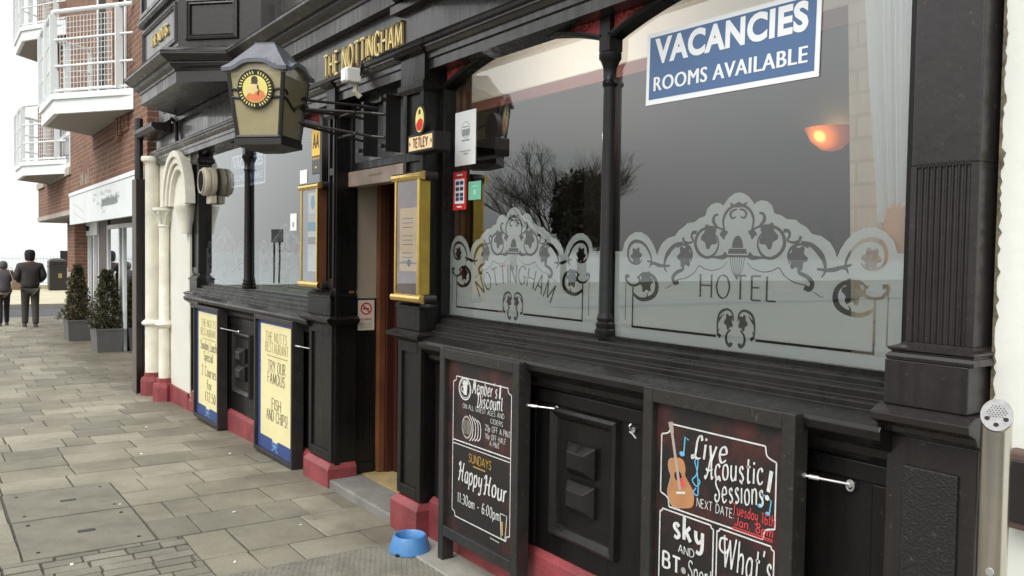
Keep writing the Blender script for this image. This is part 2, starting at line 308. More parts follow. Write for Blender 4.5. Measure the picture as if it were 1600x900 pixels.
def leafmat(name, c1, c2):
    m = bpy.data.materials.new(name); m.use_nodes = True; t = m.node_tree; b = t.nodes['Principled BSDF']
    g = t.nodes.new('ShaderNodeNewGeometry'); mxx = t.nodes.new('ShaderNodeMix'); mxx.data_type = 'RGBA'
    mxx.inputs[6].default_value = (*c1, 1); mxx.inputs[7].default_value = (*c2, 1)
    t.links.new(g.outputs['Random Per Island'], mxx.inputs[0]); t.links.new(mxx.outputs[2], b.inputs['Base Color'])
    b.inputs['Roughness'].default_value = .45
    return m
M['leaf'] = leafmat('laurel_leaf', (.034, .038, .018), (.15, .14, .075))
M['leafdark'] = leafmat('evergreen_leaf', (.012, .018, .010), (.035, .045, .022))

def filmmat(name='frosted_film', k=1., clear=.06):
    m = bpy.data.materials.new(name); m.use_nodes = True; t = m.node_tree; t.nodes.clear()
    o = t.nodes.new('ShaderNodeOutputMaterial')
    df = t.nodes.new('ShaderNodeBsdfDiffuse'); df.inputs[0].default_value = (.75 * k, .81 * k, .795 * k, 1)
    tl = t.nodes.new('ShaderNodeBsdfTranslucent'); tl.inputs[0].default_value = (.6, .64, .62, 1)
    tr = t.nodes.new('ShaderNodeBsdfTransparent')
    a = t.nodes.new('ShaderNodeMixShader'); a.inputs[0].default_value = .25
    bb = t.nodes.new('ShaderNodeMixShader'); bb.inputs[0].default_value = clear
    t.links.new(df.outputs[0], a.inputs[1]); t.links.new(tl.outputs[0], a.inputs[2])
    t.links.new(a.outputs[0], bb.inputs[1]); t.links.new(tr.outputs[0], bb.inputs[2]); t.links.new(bb.outputs[0], o.inputs[0])
    return m
M['film'] = filmmat(); M['film_dim'] = filmmat('dimmed_frosted_film', .55, .45)  # same film, its dimmer light in the far window put into the colour

# ------------------------------------------------------------------ geometry helpers
ORG = {}
def tag(o, label=None, cat=None, group=None, kind=None):
    if label: o['label'] = label
    if cat: o['category'] = cat
    if group: o['group'] = group
    if kind: o['kind'] = kind
    return o
def root(name, loc, label, cat, group=None):
    o = bpy.data.objects.new(name, None); COL.objects.link(o); o.location = loc; o.empty_display_size = .1
    ORG[o.name] = Vector(loc); return tag(o, label, cat, group)

class MB:
    def __init__(s): s.v = []; s.f = []
    def add(s, vs, fs):
        k = len(s.v); s.v += [tuple(map(float, p)) for p in vs]; s.f += [tuple(i + k for i in f) for f in fs]; return s
    def face(s, *pts): return s.add(pts, [tuple(range(len(pts)))])
    def box(s, x0, x1, y0, y1, z0, z1):
        return s.add([(x0, y0, z0), (x1, y0, z0), (x1, y1, z0), (x0, y1, z0), (x0, y0, z1), (x1, y0, z1), (x1, y1, z1), (x0, y1, z1)],
                     [(0, 3, 2, 1), (4, 5, 6, 7), (0, 1, 5, 4), (1, 2, 6, 5), (2, 3, 7, 6), (3, 0, 4, 7)])
    def hexa(s, b, t):                      # bottom quad, top quad
        return s.add(list(b) + list(t), [(0, 3, 2, 1), (4, 5, 6, 7), (0, 1, 5, 4), (1, 2, 6, 5), (2, 3, 7, 6), (3, 0, 4, 7)])
    def prism(s, poly, axis, a0, a1):       # poly in the two other axes, in order (X,Y),(X,Z) or (Y,Z)
        def P(p, a): return {'Y': (p[0], a, p[1]), 'Z': (p[0], p[1], a), 'X': (a, p[0], p[1])}[axis]
        n = len(poly)
        vs = [P(p, a0) for p in poly] + [P(p, a1) for p in poly]
        return s.add(vs, [tuple(range(n))[::-1], tuple(range(n, 2 * n))] + [(i, (i + 1) % n, n + (i + 1) % n, n + i) for i in range(n)])
    def loft(s, rings, cap=True, closed=True):
        n = len(rings[0]); vs = [p for r in rings for p in r]; fs = []
        for k in range(len(rings) - 1):
            for i in range(n if closed else n - 1):
                j = (i + 1) % n; fs.append((k * n + i, k * n + j, (k + 1) * n + j, (k + 1) * n + i))
        if cap: fs += [tuple(range(n))[::-1], tuple(range((len(rings) - 1) * n, len(rings) * n))]
        return s.add(vs, fs)
    def lathe(s, prof, c=(0, 0, 0), axis='Z', n=20, a0=0., a1=2 * math.pi):
        full = abs(a1 - a0 - 2 * math.pi) < 1e-6; m = n if full else n + 1; rings = []
        for r, h in prof:
            ring = []
            for i in range(m):
                a = a0 + (a1 - a0) * i / n; p, q = r * math.cos(a), r * math.sin(a)
                ring.append({'Z': (c[0] + p, c[1] + q, c[2] + h), 'X': (c[0] + h, c[1] + p, c[2] + q), 'Y': (c[0] + p, c[1] + h, c[2] + q)}[axis])
            rings.append(ring)
        return s.loft(rings, cap=True, closed=full)
    def tube(s, pts, r, n=8, cap=True):
        pts = [Vector(p) for p in pts]; rs = r if isinstance(r, (list, tuple)) else [r] * len(pts); rings = []; ref = None
        for i, p in enumerate(pts):
            d = (pts[min(i + 1, len(pts) - 1)] - pts[max(i - 1, 0)]).normalized()
            if ref is None or abs(d.dot(ref)) > .95: ref = Vector((0, 0, 1)) if abs(d.z) < .9 else Vector((1, 0, 0))
            a = d.cross(ref).normalized(); b = a.cross(d).normalized(); ref = b
            rings.append([tuple(p + (a * math.cos(2 * math.pi * k / n) + b * math.sin(2 * math.pi * k / n)) * rs[i]) for k in range(n)])
        return s.loft(rings, cap)
    def xf(s, fn): s.v = [tuple(fn(Vector(p))) for p in s.v]; return s
    def build(s, name, m, parent=None, loc=None, smooth=False, bevel=0., recalc=True, label=None):
        me = bpy.data.meshes.new(name)
        if parent is not None: org = ORG[parent.name]
        else: org = Vector(loc) if loc is not None else Vector((0, 0, 0))
        me.from_pydata([tuple(Vector(p) - org) for p in s.v], [], s.f); me.update()
        if recalc: bm = bmesh.new(); bm.from_mesh(me); bmesh.ops.recalc_face_normals(bm, faces=bm.faces); bm.to_mesh(me); bm.free()
        if not recalc and me.polygons and me.polygons[0].normal.x > 0: me.flip_normals()
        o = bpy.data.objects.new(name, me); COL.objects.link(o); ORG[o.name] = org
        if parent is not None: o.parent = parent
        else: o.location = org
        for mm in (m if isinstance(m, (list, tuple)) else [m]): me.materials.append(mm)
        if smooth:
            for p in me.polygons: p.use_smooth = True
            try: me.set_sharp_from_angle(angle=R(40))
            except Exception: pass
        if bevel:
            b = o.modifiers.new('bevel', 'BEVEL'); b.width = bevel; b.segments = 2; b.limit_method = 'ANGLE'; b.angle_limit = R(35)
        if label: o['label'] = label
        return o

def copy_tree(o, parent=None):
    c = o.copy(); COL.objects.link(c)
    ORG[c.name] = ORG.get(o.name, Vector())
    if parent is not None: c.parent = parent
    for ch in list(o.children): copy_tree(ch, c)
    return c

def smoothpts(P, k=6):
    P = [np.array(p, float) for p in P]
    if len(P) < 3: return [tuple(p) for p in P]
    Q = [2 * P[0] - P[1]] + P + [2 * P[-1] - P[-2]]; out = []
    for i in range(1, len(Q) - 2):
        a, b, c, d = Q[i - 1], Q[i], Q[i + 1], Q[i + 2]
        for j in range(k):
            t = j / k
            out.append(tuple(.5 * (2 * b + (c - a) * t + (2 * a - 5 * b + 4 * c - d) * t * t + (3 * b - a - 3 * c + d) * t ** 3)))
    out.append(tuple(P[-1])); return out

def ribbon(P, wf):
    """quads of a flat ribbon; wf(t, angle) -> full width"""
    P = [np.array(p, float) for p in P]; n = len(P)
    if n < 2: return []
    L = [0]
    for i in range(1, n): L.append(L[-1] + np.linalg.norm(P[i] - P[i - 1]))
    T = L[-1] or 1; Lp = []; Rp = []
    for i in range(n):
        d = P[min(i + 1, n - 1)] - P[max(i - 1, 0)]; l = np.linalg.norm(d)
        if l < 1e-9: d = np.array([1., 0]); l = 1
        d = d / l; nn = np.array([-d[1], d[0]]); w = wf(L[i] / T, math.atan2(d[1], d[0])) / 2
        Lp.append(P[i] + nn * w); Rp.append(P[i] - nn * w)
    return [[tuple(Rp[i]), tuple(Rp[i + 1]), tuple(Lp[i + 1]), tuple(Lp[i])] for i in range(n - 1)]

# ---- stroke letters: '~' first marks a smooth stroke; cap height 1
def _g(w, *st): return (w, st)
GL = {
'A': _g(.72, [(0, 0), (.36, 1)], [(.36, 1), (.72, 0)], [(.13, .34), (.59, .34)]),
'B': _g(.56, [(0, 0), (0, 1)], ['~', (0, 1), (.3, 1), (.5, .9), (.5, .64), (.3, .53), (0, .53)], ['~', (0, .53), (.34, .53), (.56, .4), (.56, .13), (.34, 0), (0, 0)]),
'C': _g(.7, ['~', (.68, .82), (.52, .97), (.3, .98), (.08, .8), (0, .5), (.08, .2), (.3, .02), (.52, .03), (.68, .18)]),
'D': _g(.7, [(0, 0), (0, 1)], ['~', (0, 1), (.3, 1), (.6, .82), (.7, .5), (.6, .18), (.3, 0), (0, 0)]),
'E': _g(.52, [(0, 0), (0, 1)], [(0, 1), (.5, 1)], [(0, .52), (.42, .52)], [(0, 0), (.52, 0)]),
'F': _g(.5, [(0, 0), (0, 1)], [(0, 1), (.5, 1)], [(0, .52), (.4, .52)]),
'G': _g(.74, ['~', (.68, .82), (.52, .97), (.3, .98), (.08, .8), (0, .5), (.08, .2), (.3, .02), (.54, .04), (.7, .16)], [(.7, .1), (.7, .45)], [(.46, .45), (.74, .45)]),
'H': _g(.7, [(0, 0), (0, 1)], [(.7, 0), (.7, 1)], [(0, .52), (.7, .52)]),
'I': _g(.0, [(0, 0), (0, 1)]),
'J': _g(.4, ['~', (.4, 1), (.4, .25), (.3, .03), (.1, .03), (0, .2)]),
'K': _g(.62, [(0, 0), (0, 1)], [(.58, 1), (0, .42)], [(.18, .58), (.62, 0)]),
'L': _g(.5, [(0, 0), (0, 1)], [(0, 0), (.5, 0)]),
'M': _g(.84, [(0, 0), (.06, 1)], [(.06, 1), (.42, .1)], [(.42, .1), (.78, 1)], [(.78, 1), (.84, 0)]),
'N': _g(.7, [(0, 0), (0, 1)], [(0, 1), (.7, 0)], [(.7, 0), (.7, 1)]),
'O': _g(.78, ['~', (.39, 1), (.14, .88), (0, .5), (.14, .12), (.39, 0), (.64, .12), (.78, .5), (.64, .88), (.39, 1)]),
'P': _g(.54, [(0, 0), (0, 1)], ['~', (0, 1), (.34, 1), (.54, .88), (.54, .6), (.34, .46), (0, .46)]),
'R': _g(.6, [(0, 0), (0, 1)], ['~', (0, 1), (.34, 1), (.54, .88), (.54, .62), (.34, .5), (0, .5)], [(.3, .5), (.6, 0)]),
'S': _g(.5, ['~', (.47, .84), (.34, .97), (.14, .96), (.02, .78), (.1, .6), (.4, .42), (.5, .22), (.38, .03), (.14, .02), (0, .18)]),
'T': _g(.66, [(.33, 0), (.33, 1)], [(0, 1), (.66, 1)]),
'U': _g(.66, ['~', (0, 1), (0, .3), (.1, .06), (.33, 0), (.56, .06), (.66, .3), (.66, 1)]),
'V': _g(.7, [(0, 1), (.35, 0)], [(.35, 0), (.7, 1)]),
'W': _g(1., [(0, 1), (.25, 0)], [(.25, 0), (.5, .9)], [(.5, .9), (.75, 0)], [(.75, 0), (1, 1)]),
'X': _g(.66, [(0, 1), (.66, 0)], [(0, 0), (.66, 1)]),
'Y': _g(.66, [(0, 1), (.33, .48)], [(.66, 1), (.33, .48)], [(.33, .48), (.33, 0)]),
'a': _g(.44, ['~', (.42, .5), (.3, .62), (.1, .56), (0, .3), (.1, .04), (.28, .04), (.42, .2)], ['~', (.42, .62), (.42, .1), (.5, 0)]),
'b': _g(.44, [(0, 1), (0, 0)], ['~', (0, .4), (.14, .6), (.32, .6), (.44, .32), (.32, .02), (.14, .02), (0, .2)]),
'c': _g(.4, ['~', (.4, .5), (.26, .62), (.08, .54), (0, .3), (.08, .06), (.26, 0), (.42, .12)]),
'd': _g(.44, ['~', (.42, .45), (.3, .62), (.1, .56), (0, .3), (.1, .04), (.28, .04), (.42, .2)], [(.42, 1.02), (.42, 0)]),
'e': _g(.42, ['~', (.02, .3), (.4, .36), (.36, .56), (.2, .63), (.04, .5), (0, .28), (.1, .04), (.26, 0), (.44, .12)]),
'f': _g(.32, ['~', (.36, .9), (.26, 1.02), (.14, .9), (.14, .5), (.14, 0)], [(0, .6), (.3, .6)]),
'g': _g(.44, ['~', (.42, .5), (.3, .62), (.1, .56), (0, .32), (.1, .06), (.28, .06), (.42, .2)], ['~', (.42, .62), (.42, -.1), (.3, -.3), (.08, -.28)]),
'h': _g(.42, [(0, 1.02), (0, 0)], ['~', (0, .38), (.14, .6), (.32, .6), (.4, .45), (.4, 0)]),
'i': _g(.06, [(.02, .62), (.02, 0)], [(.02, .78), (.02, .88)]),
'l': _g(.06, ['~', (.02, 1.02), (.02, .1), (.1, 0)]),
'm': _g(.7, [(0, .62), (0, 0)], ['~', (0, .4), (.12, .6), (.27, .6), (.34, .45), (.34, 0)], ['~', (.34, .4), (.46, .6), (.61, .6), (.68, .45), (.68, 0)]),
'n': _g(.42, [(0, .62), (0, 0)], ['~', (0, .38), (.14, .6), (.32, .6), (.4, .45), (.4, 0)]),
'o': _g(.44, ['~', (.22, .63), (.06, .54), (0, .31), (.06, .08), (.22, 0), (.38, .08), (.44, .31), (.38, .54), (.22, .63)]),
'p': _g(.44, [(0, .62), (0, -.32)], ['~', (0, .4), (.14, .6), (.32, .6), (.44, .32), (.32, .02), (.14, .02), (0, .2)]),
'r': _g(.3, [(0, .62), (0, 0)], ['~', (0, .36), (.12, .58), (.3, .6)]),
's': _g(.34, ['~', (.32, .52), (.2, .62), (.06, .56), (.06, .42), (.26, .28), (.34, .14), (.22, .01), (.04, .06)]),
't': _g(.3, ['~', (.12, .92), (.12, .15), (.2, 0), (.32, .06)], [(0, .62), (.3, .62)]),
'u': _g(.42, ['~', (0, .62), (0, .2), (.1, .02), (.26, .02), (.4, .22)], [(.4, .62), (.4, 0)]),
'v': _g(.42, [(0, .62), (.2, 0)], [(.2, 0), (.42, .62)]),
'y': _g(.42, ['~', (0, .62), (.02, .3), (.16, .14), (.38, .3)], ['~', (.4, .62), (.38, -.06), (.26, -.3), (.04, -.26)]),
'k': _g(.4, [(0, 1.02), (0, 0)], [(.36, .62), (0, .26)], [(.12, .36), (.4, 0)]),
'0': _g(.5, ['~', (.25, 1), (.06, .85), (0, .5), (.06, .15), (.25, 0), (.44, .15), (.5, .5), (.44, .85), (.25, 1)]),
'1': _g(.24, [(.14, 0), (.14, 1)], [(.14, 1), (0, .84)]),
'2': _g(.5, ['~', (.02, .78), (.12, .97), (.34, .98), (.46, .8), (.38, .55), (.15, .25), (0, 0)], [(0, 0), (.5, 0)]),
'3': _g(.48, ['~', (.02, .88), (.2, 1), (.42, .88), (.4, .64), (.2, .54)], ['~', (.2, .54), (.42, .46), (.48, .22), (.3, .01), (.04, .08)]),
'5': _g(.48, [(.44, 1), (.08, 1)], ['~', (.08, 1), (.04, .56), (.26, .62), (.46, .46), (.44, .14), (.22, 0), (.02, .1)]),
'6': _g(.48, ['~', (.42, .92), (.24, .98), (.06, .7), (0, .32), (.1, .05), (.28, 0), (.46, .14), (.46, .4), (.28, .54), (.06, .4)]),
'8': _g(.48, ['~', (.24, .54), (.06, .68), (.08, .92), (.24, 1), (.4, .92), (.42, .68), (.24, .54), (.04, .4), (.02, .12), (.24, 0), (.46, .12), (.44, .4), (.24, .54)]),
'!': _g(.06, [(.04, 1.1), (.02, .28)], [(.02, .1), (.02, 0)]),
"'": _g(.06, [(.05, 1.02), (.0, .82)]),
':': _g(.06, [(.02, .5), (.02, .42)], [(.02, .1), (.02, .02)]),
'.': _g(.06, [(.02, .1), (.02, 0)]),
'-': _g(.3, [(0, .38), (.3, .38)]),
'&': _g(.5, ['~', (.5, 0), (.1, .7), (.2, .98), (.36, .8), (.05, .3), (.15, 0), (.48, .3)]),
'\u00a3': _g(.5, ['~', (.44, .86), (.3, 1), (.14, .85), (.14, .4), (.0, 0)], [(0, 0), (.5, 0)], [(0, .46), (.34, .46)]),
' ': _g(.28),
}
GLS = {
'L': _g(.5, ['~', (.52, .80), (.46, .98), (.30, .96), (.20, .7), (.18, .2), (.04, .0), (-.06, .1), (.12, .14), (.32, .02), (.56, .06)]),
'A': _g(.6, ['~', (-.08, .12), (.02, .0), (.2, .3), (.48, 1.02), (.50, .5), (.56, .02), (.68, .1)], ['~', (.02, .42), (.2, .34), (.62, .40)]),
'S': _g(.5, ['~', (.56, .84), (.44, 1.02), (.2, .98), (.08, .78), (.2, .58), (.42, .40), (.44, .14), (.24, -.02), (.02, .08), (.04, .26), (.18, .24)]),
'H': _g(.66, ['~', (-.12, .8), (-.02, .96), (.12, .98), (.12, .5), (.04, .0), (-.06, .06)], ['~', (.64, 1.02), (.54, .6), (.54, .1), (.70, .04)], ['~', (-.04, .44), (.24, .56), (.62, .5)]),
'D': _g(.6, ['~', (.16, .98), (.12, .5), (.06, .06)], ['~', (-.12, .84), (.1, 1.02), (.42, .96), (.62, .6), (.5, .16), (.22, .0), (-.04, .06)]),
'M': _g(.72, ['~', (-.08, .06), (.02, .02), (.1, .6), (.16, 1.02), (.28, .6), (.34, .25), (.46, .7), (.56, 1.02), (.58, .5), (.64, .02), (.76, .1)]),
}
def text2d(txt, h, xs=1., thick=.12, thin=.12, serif=0., track=.17, slant=0., align='c', jit=0., rnd=None, arc=0.):
    """quads of a line of text, centred at 0, baseline y = 0"""
    rnd = rnd or random.Random(len(txt) * 31 + int(h * 9999)); x = 0.; items = []
    for ch in txt:
        w, st = (GLS.get(ch) or GL[ch]) if slant > .16 else GL[ch]; items.append((ch, x, st)); x += (w + track + thick * .5) * 1.
    tot = x - track - thick * .5
    off = {'c': -tot / 2, 'l': 0, 'r': -tot}[align]; Q = []
    nib = lambda t, a: (thin + (thick - thin) * abs(math.sin(a - .3)) if thick != thin else thick)
    for ch, x0, st in items:
        jy = rnd.uniform(-jit, jit); js = 1 + rnd.uniform(-jit, jit)
        for s in st:
            sm = s[0] == '~'; P = [p for p in s if p != '~']
            P = [(p[0], p[1] * js + jy) for p in P]
            PP = smoothpts(P, 5) if sm else P
            q = ribbon(PP, nib)
            if serif:
                for e, o_ in ((P[0], P[1]), (P[-1], P[-2])):
                    dx, dy = e[0] - o_[0], e[1] - o_[1]
                    if abs(dy) > abs(dx) * 1.2 and not sm and (abs(e[1]) < .05 or abs(e[1] - 1) < .05 or abs(e[1] - .62) < .03):
                        yy = e[1] + (thin * .45 if e[1] < .3 else -thin * .45)
                        q.append([(e[0] - serif, yy - thin / 2), (e[0] + serif, yy - thin / 2), (e[0] + serif, yy + thin / 2), (e[0] - serif, yy + thin / 2)])
            for k in q:
                Q.append([((p[0] + x0 + off + slant * p[1]) * h * xs, p[1] * h) for p in k])
    if arc:
        def bend(p):
            a = p[0] / arc; r = arc + p[1]; return (r * math.sin(a), r * math.cos(a) - arc)
        Q = [[bend(p) for p in k] for k in Q]
    return Q, tot * h * xs
class Plane:
    """a local flat frame: u to the reader's right, v up, n towards the reader"""
    def __init__(s, O, U, V):
        s.O = Vector(O); s.U = Vector(U).normalized(); s.V = Vector(V).normalized(); s.N = s.U.cross(s.V)
    def p(s, u, v, h=0.): return tuple(s.O + s.U * u + s.V * v + s.N * h)
    def quads(s, mb, Q, du=0., dv=0., h=.0012):
        for i, q in enumerate(Q):
            k = h + (i % 7) * .00004
            mb.face(*[s.p(a + du, b + dv, k) for a, b in q])
        return mb
    def rect(s, mb, u0, u1, v0, v1, h=.001): return mb.face(*[s.p(a, b, h) for a, b in ((u0, v0), (u1, v0), (u1, v1), (u0, v1))])
    def slab(s, mb, u0, u1, v0, v1, h0, h1):
        return mb.hexa([s.p(a, b, h0) for a, b in ((u0, v0), (u1, v0), (u1, v1), (u0, v1))], [s.p(a, b, h1) for a, b in ((u0, v0), (u1, v0), (u1, v1), (u0, v1))])
    def poly(s, mb, P, h=.001): return mb.face(*[s.p(a, b, h) for a, b in P])
def street(Y, Z, X): return Plane((X, Y, Z), (0, -1, 0), (0, 0, 1))     # faces the street, u runs towards the viewer
def disc(r, n=24, cx=0, cy=0, ry=None): return [(cx + r * math.cos(2 * math.pi * i / n), cy + (ry or r) * math.sin(2 * math.pi * i / n)) for i in range(n)]
def line(P, w): return ribbon(P, lambda t, a: w)
def bfont(txt, h, xs, bold, space=1.):
    cu = bpy.data.curves.new('t', 'FONT'); cu.body = txt; cu.align_x = 'CENTER'; cu.size = h / .729; cu.offset = bold; cu.space_character = space; cu.resolution_u = 4; cu.fill_mode = 'FRONT'
    o = bpy.data.objects.new('t', cu); me = bpy.data.meshes.new_from_object(o)
    V = [(v.co.x * xs, v.co.y) for v in me.vertices]; Fc = [[V[i] for i in p.vertices] for p in me.polygons]
    bpy.data.objects.remove(o); bpy.data.curves.remove(cu); bpy.data.meshes.remove(me); return Fc

# ================================================================== SETTING
def struct(o): o['kind'] = 'structure'; return o
mb = MB(); mb.box(-400, 400, -200, 54.0, -1.4, -.52); struct(mb.build('ground', M['groundm']))
mb = MB(); mb.face((-4000, 50, -1.6), (4000, 50, -1.6), (4000, 5000, -1.6), (-4000, 5000, -1.6)); struct(mb.build('sea', M['sea']))

# pavement: one sheet of mortar that follows the fall of the street, stone slabs on top
CW = .42
COVERS = [(-1.95, -1.30, 4.93, 5.66), (-1.95, -1.30, 5.67, 6.42)]
YS = [-3.0 + .42 * i for i in range(17)] + [4.07, 4.48, 4.92, 5.29, 5.665, 6.045, 6.43]
while YS[-1] < 26.0: YS.append(YS[-1] + .40 + random.uniform(-.02, .02))
mb = MB()
for a, b in zip(YS[:-1], YS[1:]):
    mb.face((-4.2, a, zg(a) - .010), (2.0, a, zg(a) - .010), (2.0, b, zg(b) - .010), (-4.2, b, zg(b) - .010))
sl_ = MB(); st_ = MB()
def slab(m, x0, x1, y0, y1, g=.006, up=0.):
    j = lambda: random.uniform(-.0035, .0035)
    tl = random.uniform(-.002, .002) + up
    c = [(x0 + g + j(), y0 + g + j()), (x1 - g + j(), y0 + g + j()), (x1 - g + j(), y1 - g + j()), (x0 + g + j(), y1 - g + j())]
    # chipped outline: a mid point on every side
    ring = []
    for i in range(4):
        p, q = c[i], c[(i + 1) % 4]; ring.append(p); ring.append(((p[0] + q[0]) / 2 + j(), (p[1] + q[1]) / 2 + j()))
    cx, cy = (x0 + x1) / 2, (y0 + y1) / 2
    top = [(cx + (x - cx) * .985, cy + (y - cy) * .985, zg(y) + tl) for x, y in ring]
    mid = [(x, y, zg(y) + tl - .004) for x, y in ring]
    bot = [(x, y, zg(y) - .014) for x, y in ring]
    m.loft([bot, mid, top])
def blocked(y0, y1):
    r = []
    for (a, b, c, d) in COVERS:
        if y0 < d - .05 and y1 > c + .05: r.append((a - .004, b + .004))
    if y0 > 3.9 and y1 < 5.0: r.append((-2.25, -1.18))           # patch of setts
    if y1 < 4.2: r.append((-2.05, .0))                           # rough concrete by the wall
    return r
for a, b in zip(YS[:-1], YS[1:]):
    xe = 1.9 if a > 11.5 else 0.0
    x = -4.2 + random.uniform(0, .4); bl = blocked(a, b)
    segs = []; lo = -4.2
    for (p, q) in sorted(bl):
        segs.append((lo, p)); lo = q
    segs.append((lo, xe))
    for lo, hi in segs:
        if hi - lo < .05: continue
        x = lo
        first = True
        while x < hi - .03:
            w = random.choice([.38, .40, .42, .42, .44, .46, .56, .22])
            if first: w *= random.uniform(.3, 1); first = False
            if hi - x - w < .12: w = hi - x
            slab(sl_, x, x + w, a, b); x += w
y = 4.08
while y < 4.9:
    h = random.choice([.095, .10, .11]); x = -2.24
    while x < -1.2:
        w = random.choice([.17, .19, .21, .24])
        if x + w > -1.19: w = -1.18 - x
        slab(st_, x, x + w, y, min(y + h, 4.92), .006); x += w
    y += h
pv = mb.build('pavement', M['mortar']); struct(pv)
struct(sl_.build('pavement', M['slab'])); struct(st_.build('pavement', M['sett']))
mb = MB(); mb.box(-2.04, -.245, -3, 4.19, -.05, .004)
for i in range(60):
    for j in range(60):
        x = -1.98 + i * .03 + (j % 2) * .015; yy = 2.4 + j * .03
        mb.lathe([(.006, .004), (.0045, .0075)], (x, yy, 0), n=6)
struct(mb.build('pavement', M['tactile']))
mb = MB(); mb.box(-.238, 0.0, 1.1, 4.19, -.05, .012); struct(mb.build('kerb', M['kerb'], bevel=.006))
mb = MB(); mb.box(-4.36, -4.21, -60, 26.0, -.45, .0); mb.xf(lambda p: Vector((p.x, p.y, p.z + (zg(p.y) if p.z > -.2 else 0)))); struct(mb.build('kerb', M['kerb']))
# the side street between the end of the pavement and the sea front, and the main road
mb = MB(); mb.box(-60, 60, 26.2, 32.0, -.5, -.375); struct(mb.build('road', M['asphalt']))
mb = MB(); mb.box(-13, -4.37, -60, 26.2, -.5, -.30); struct(mb.build('road', M['asphalt']))
mb = MB(); mb.box(-4.2, 2, 26.0, 26.19, -.5, -.265); mb.box(-60, 60, 32.0, 32.2, -.5, -.25); struct(mb.build('kerb', M['kerb']))
mb = MB(); mb.box(-5, 60, 32.2, 48.0, -.5, -.255); struct(mb.build('promenade', M['prom']))
mb = MB(); mb.box(-15.5, -13.01, -60, 26, -.5, -.2); struct(mb.build('pavement', M['mortar']))

for (x0, x1, y0, y1), lab in zip(COVERS, ['concrete filled access cover flush in the paving, nearer of the pair beside the setts', 'concrete filled access cover flush in the paving, farther of the pair from the setts']):
    r = root('access_cover', (x0, y0, zg(y0)), lab, 'access cover', 'access covers in the pavement')
    m = MB(); zt = .001
    m.hexa([(x0 + .006, y0 + .006, zg(y0) - .03), (x1 - .006, y0 + .006, zg(y0) - .03), (x1 - .006, y1 - .006, zg(y1) - .03), (x0 + .006, y1 - .006, zg(y1) - .03)],
           [(x0 + .006, y0 + .006, zg(y0) + zt), (x1 - .006, y0 + .006, zg(y0) + zt), (x1 - .006, y1 - .006, zg(y1) + zt), (x0 + .006, y1 - .006, zg(y1) + zt)])
    m.build('lid', M['cover'], r, bevel=.004)
    m = MB(); cx, cy = (x0 + x1) / 2 + .02, (y0 + y1) / 2; m.hexa(*[[(cx + a * .045, cy + b * .020, zg(cy + b * .020) + h) for a, b in ((-1, -1), (1, -1), (1, 1), (-1, 1))] for h in (0., .004)])
    m.build('name_plate', M['asphalt'], r)
    for a, b in ((.12, .14), (.88, .14), (.12, .86), (.88, .86)):
        m = MB(); px, py = x0 + (x1 - x0) * a, y0 + (y1 - y0) * b; m.lathe([(.010, -.0), (.010, .0035)], (px, py, zg(py)), n=10); m.build('lifting_key_hole', M['dark'], r)

# ================================================================== THE PUB
pub = root('pub_building', (0, 1.15, 0), 'black painted Victorian pub front with arched windows, oriel bays and red plinth', 'pub building')
def ext(prof, y0, y1): return MB().prism(prof, 'Y', y0, y1)       # (X, Z) profile along the street
GX = .08                                                          # plane of the window glass
YB = [(1.40, 4.15), (5.92, 9.44)]                                 # window bays
# stall risers
for y0, y1, zb in ((1.38, 4.14, -.05), (5.80, 9.30, -.14)):
    w = MB(); w.box(0, .12, y0, y1, zb, 1.06); w.build('stall_riser', M['black'], pub)
    zt = .238 if y0 < 3 else .13
    ext([(-.035, zb), (-.035, zt - .02), (-.006, zt), (.01, zt), (.01, zb)], y0, y1).build('plinth', M['red'], pub, bevel=.004)
    s = ext([(.004, .99), (-.025, 1.0), (-.045, 1.02), (-.05, 1.045), (-.09, 1.07), (-.112, 1.085), (-.116, 1.11), (-.108, 1.125), (-.03, 1.150), (-.03, 1.172), (-.022, 1.178), (-.008, 1.180), (-.008, 1.205), (.0, 1.212), (.022, 1.214), (.022, 1.236), (.03, 1.242), (.13, 1.256), (.13, .99)], y0 + .002, y1 - .002)
    s.build('window_sill', M['black_worn'], pub, bevel=.003)
    # raised battens and panel
    b = MB()
    for yy in ([1.42, 2.42, 3.22, 4.06] if y0 < 3 else [6.30, 7.22, 8.06, 9.0]):
        b.box(-.012, .004, yy - .045, yy + .045, zt + .004, .9285)
    b.box(-.012, .004, y0 + .01, y1 - .01, .93, .988)
    b.build('panel_batten', M['black'], pub, bevel=.004)
def diamond_panel(yc, z0, z1, w):
    fr = MB(); y0, y1 = yc - w / 2, yc + w / 2
    pr = [(0, 0), (-.022, .006), (-.03, .02), (-.022, .036), (-.012, .05), (0, .056)]
    rings = []
    for (yy, zz, sy, sz) in ((y0, z0, 1, 1), (y1, z0, -1, 1), (y1, z1, -1, -1), (y0, z1, 1, -1)):
        rings.append([(p[0], yy + sy * p[1], zz + sz * p[1]) for p in pr])
    rings.append(rings[0])
    fr.loft(rings, cap=False, closed=False); f = fr.build('panel_moulding', M['black_worn'], pub)
    for k in range(2):
        a = z0 + (z1 - z0) * (.24 + .285 * k); bq = a + (z1 - z0) * .235
        d = MB(); hw = w * .20
        d.loft([[(.002, yc - hw, a), (.002, yc + hw, a), (.002, yc + hw, bq), (.002, yc - hw, bq)], [(-.018, yc - hw, a), (-.018, yc + hw, a), (-.018, yc + hw, bq), (-.018, yc - hw, bq)],
                [(-.055, yc - hw * .62, a + .035), (-.055, yc + hw * .62, a + .035), (-.055, yc + hw * .62, bq - .035), (-.055, yc - hw * .62, bq - .035)]])
        d.build('faceted_boss', M['black_worn'], f, bevel=.003)
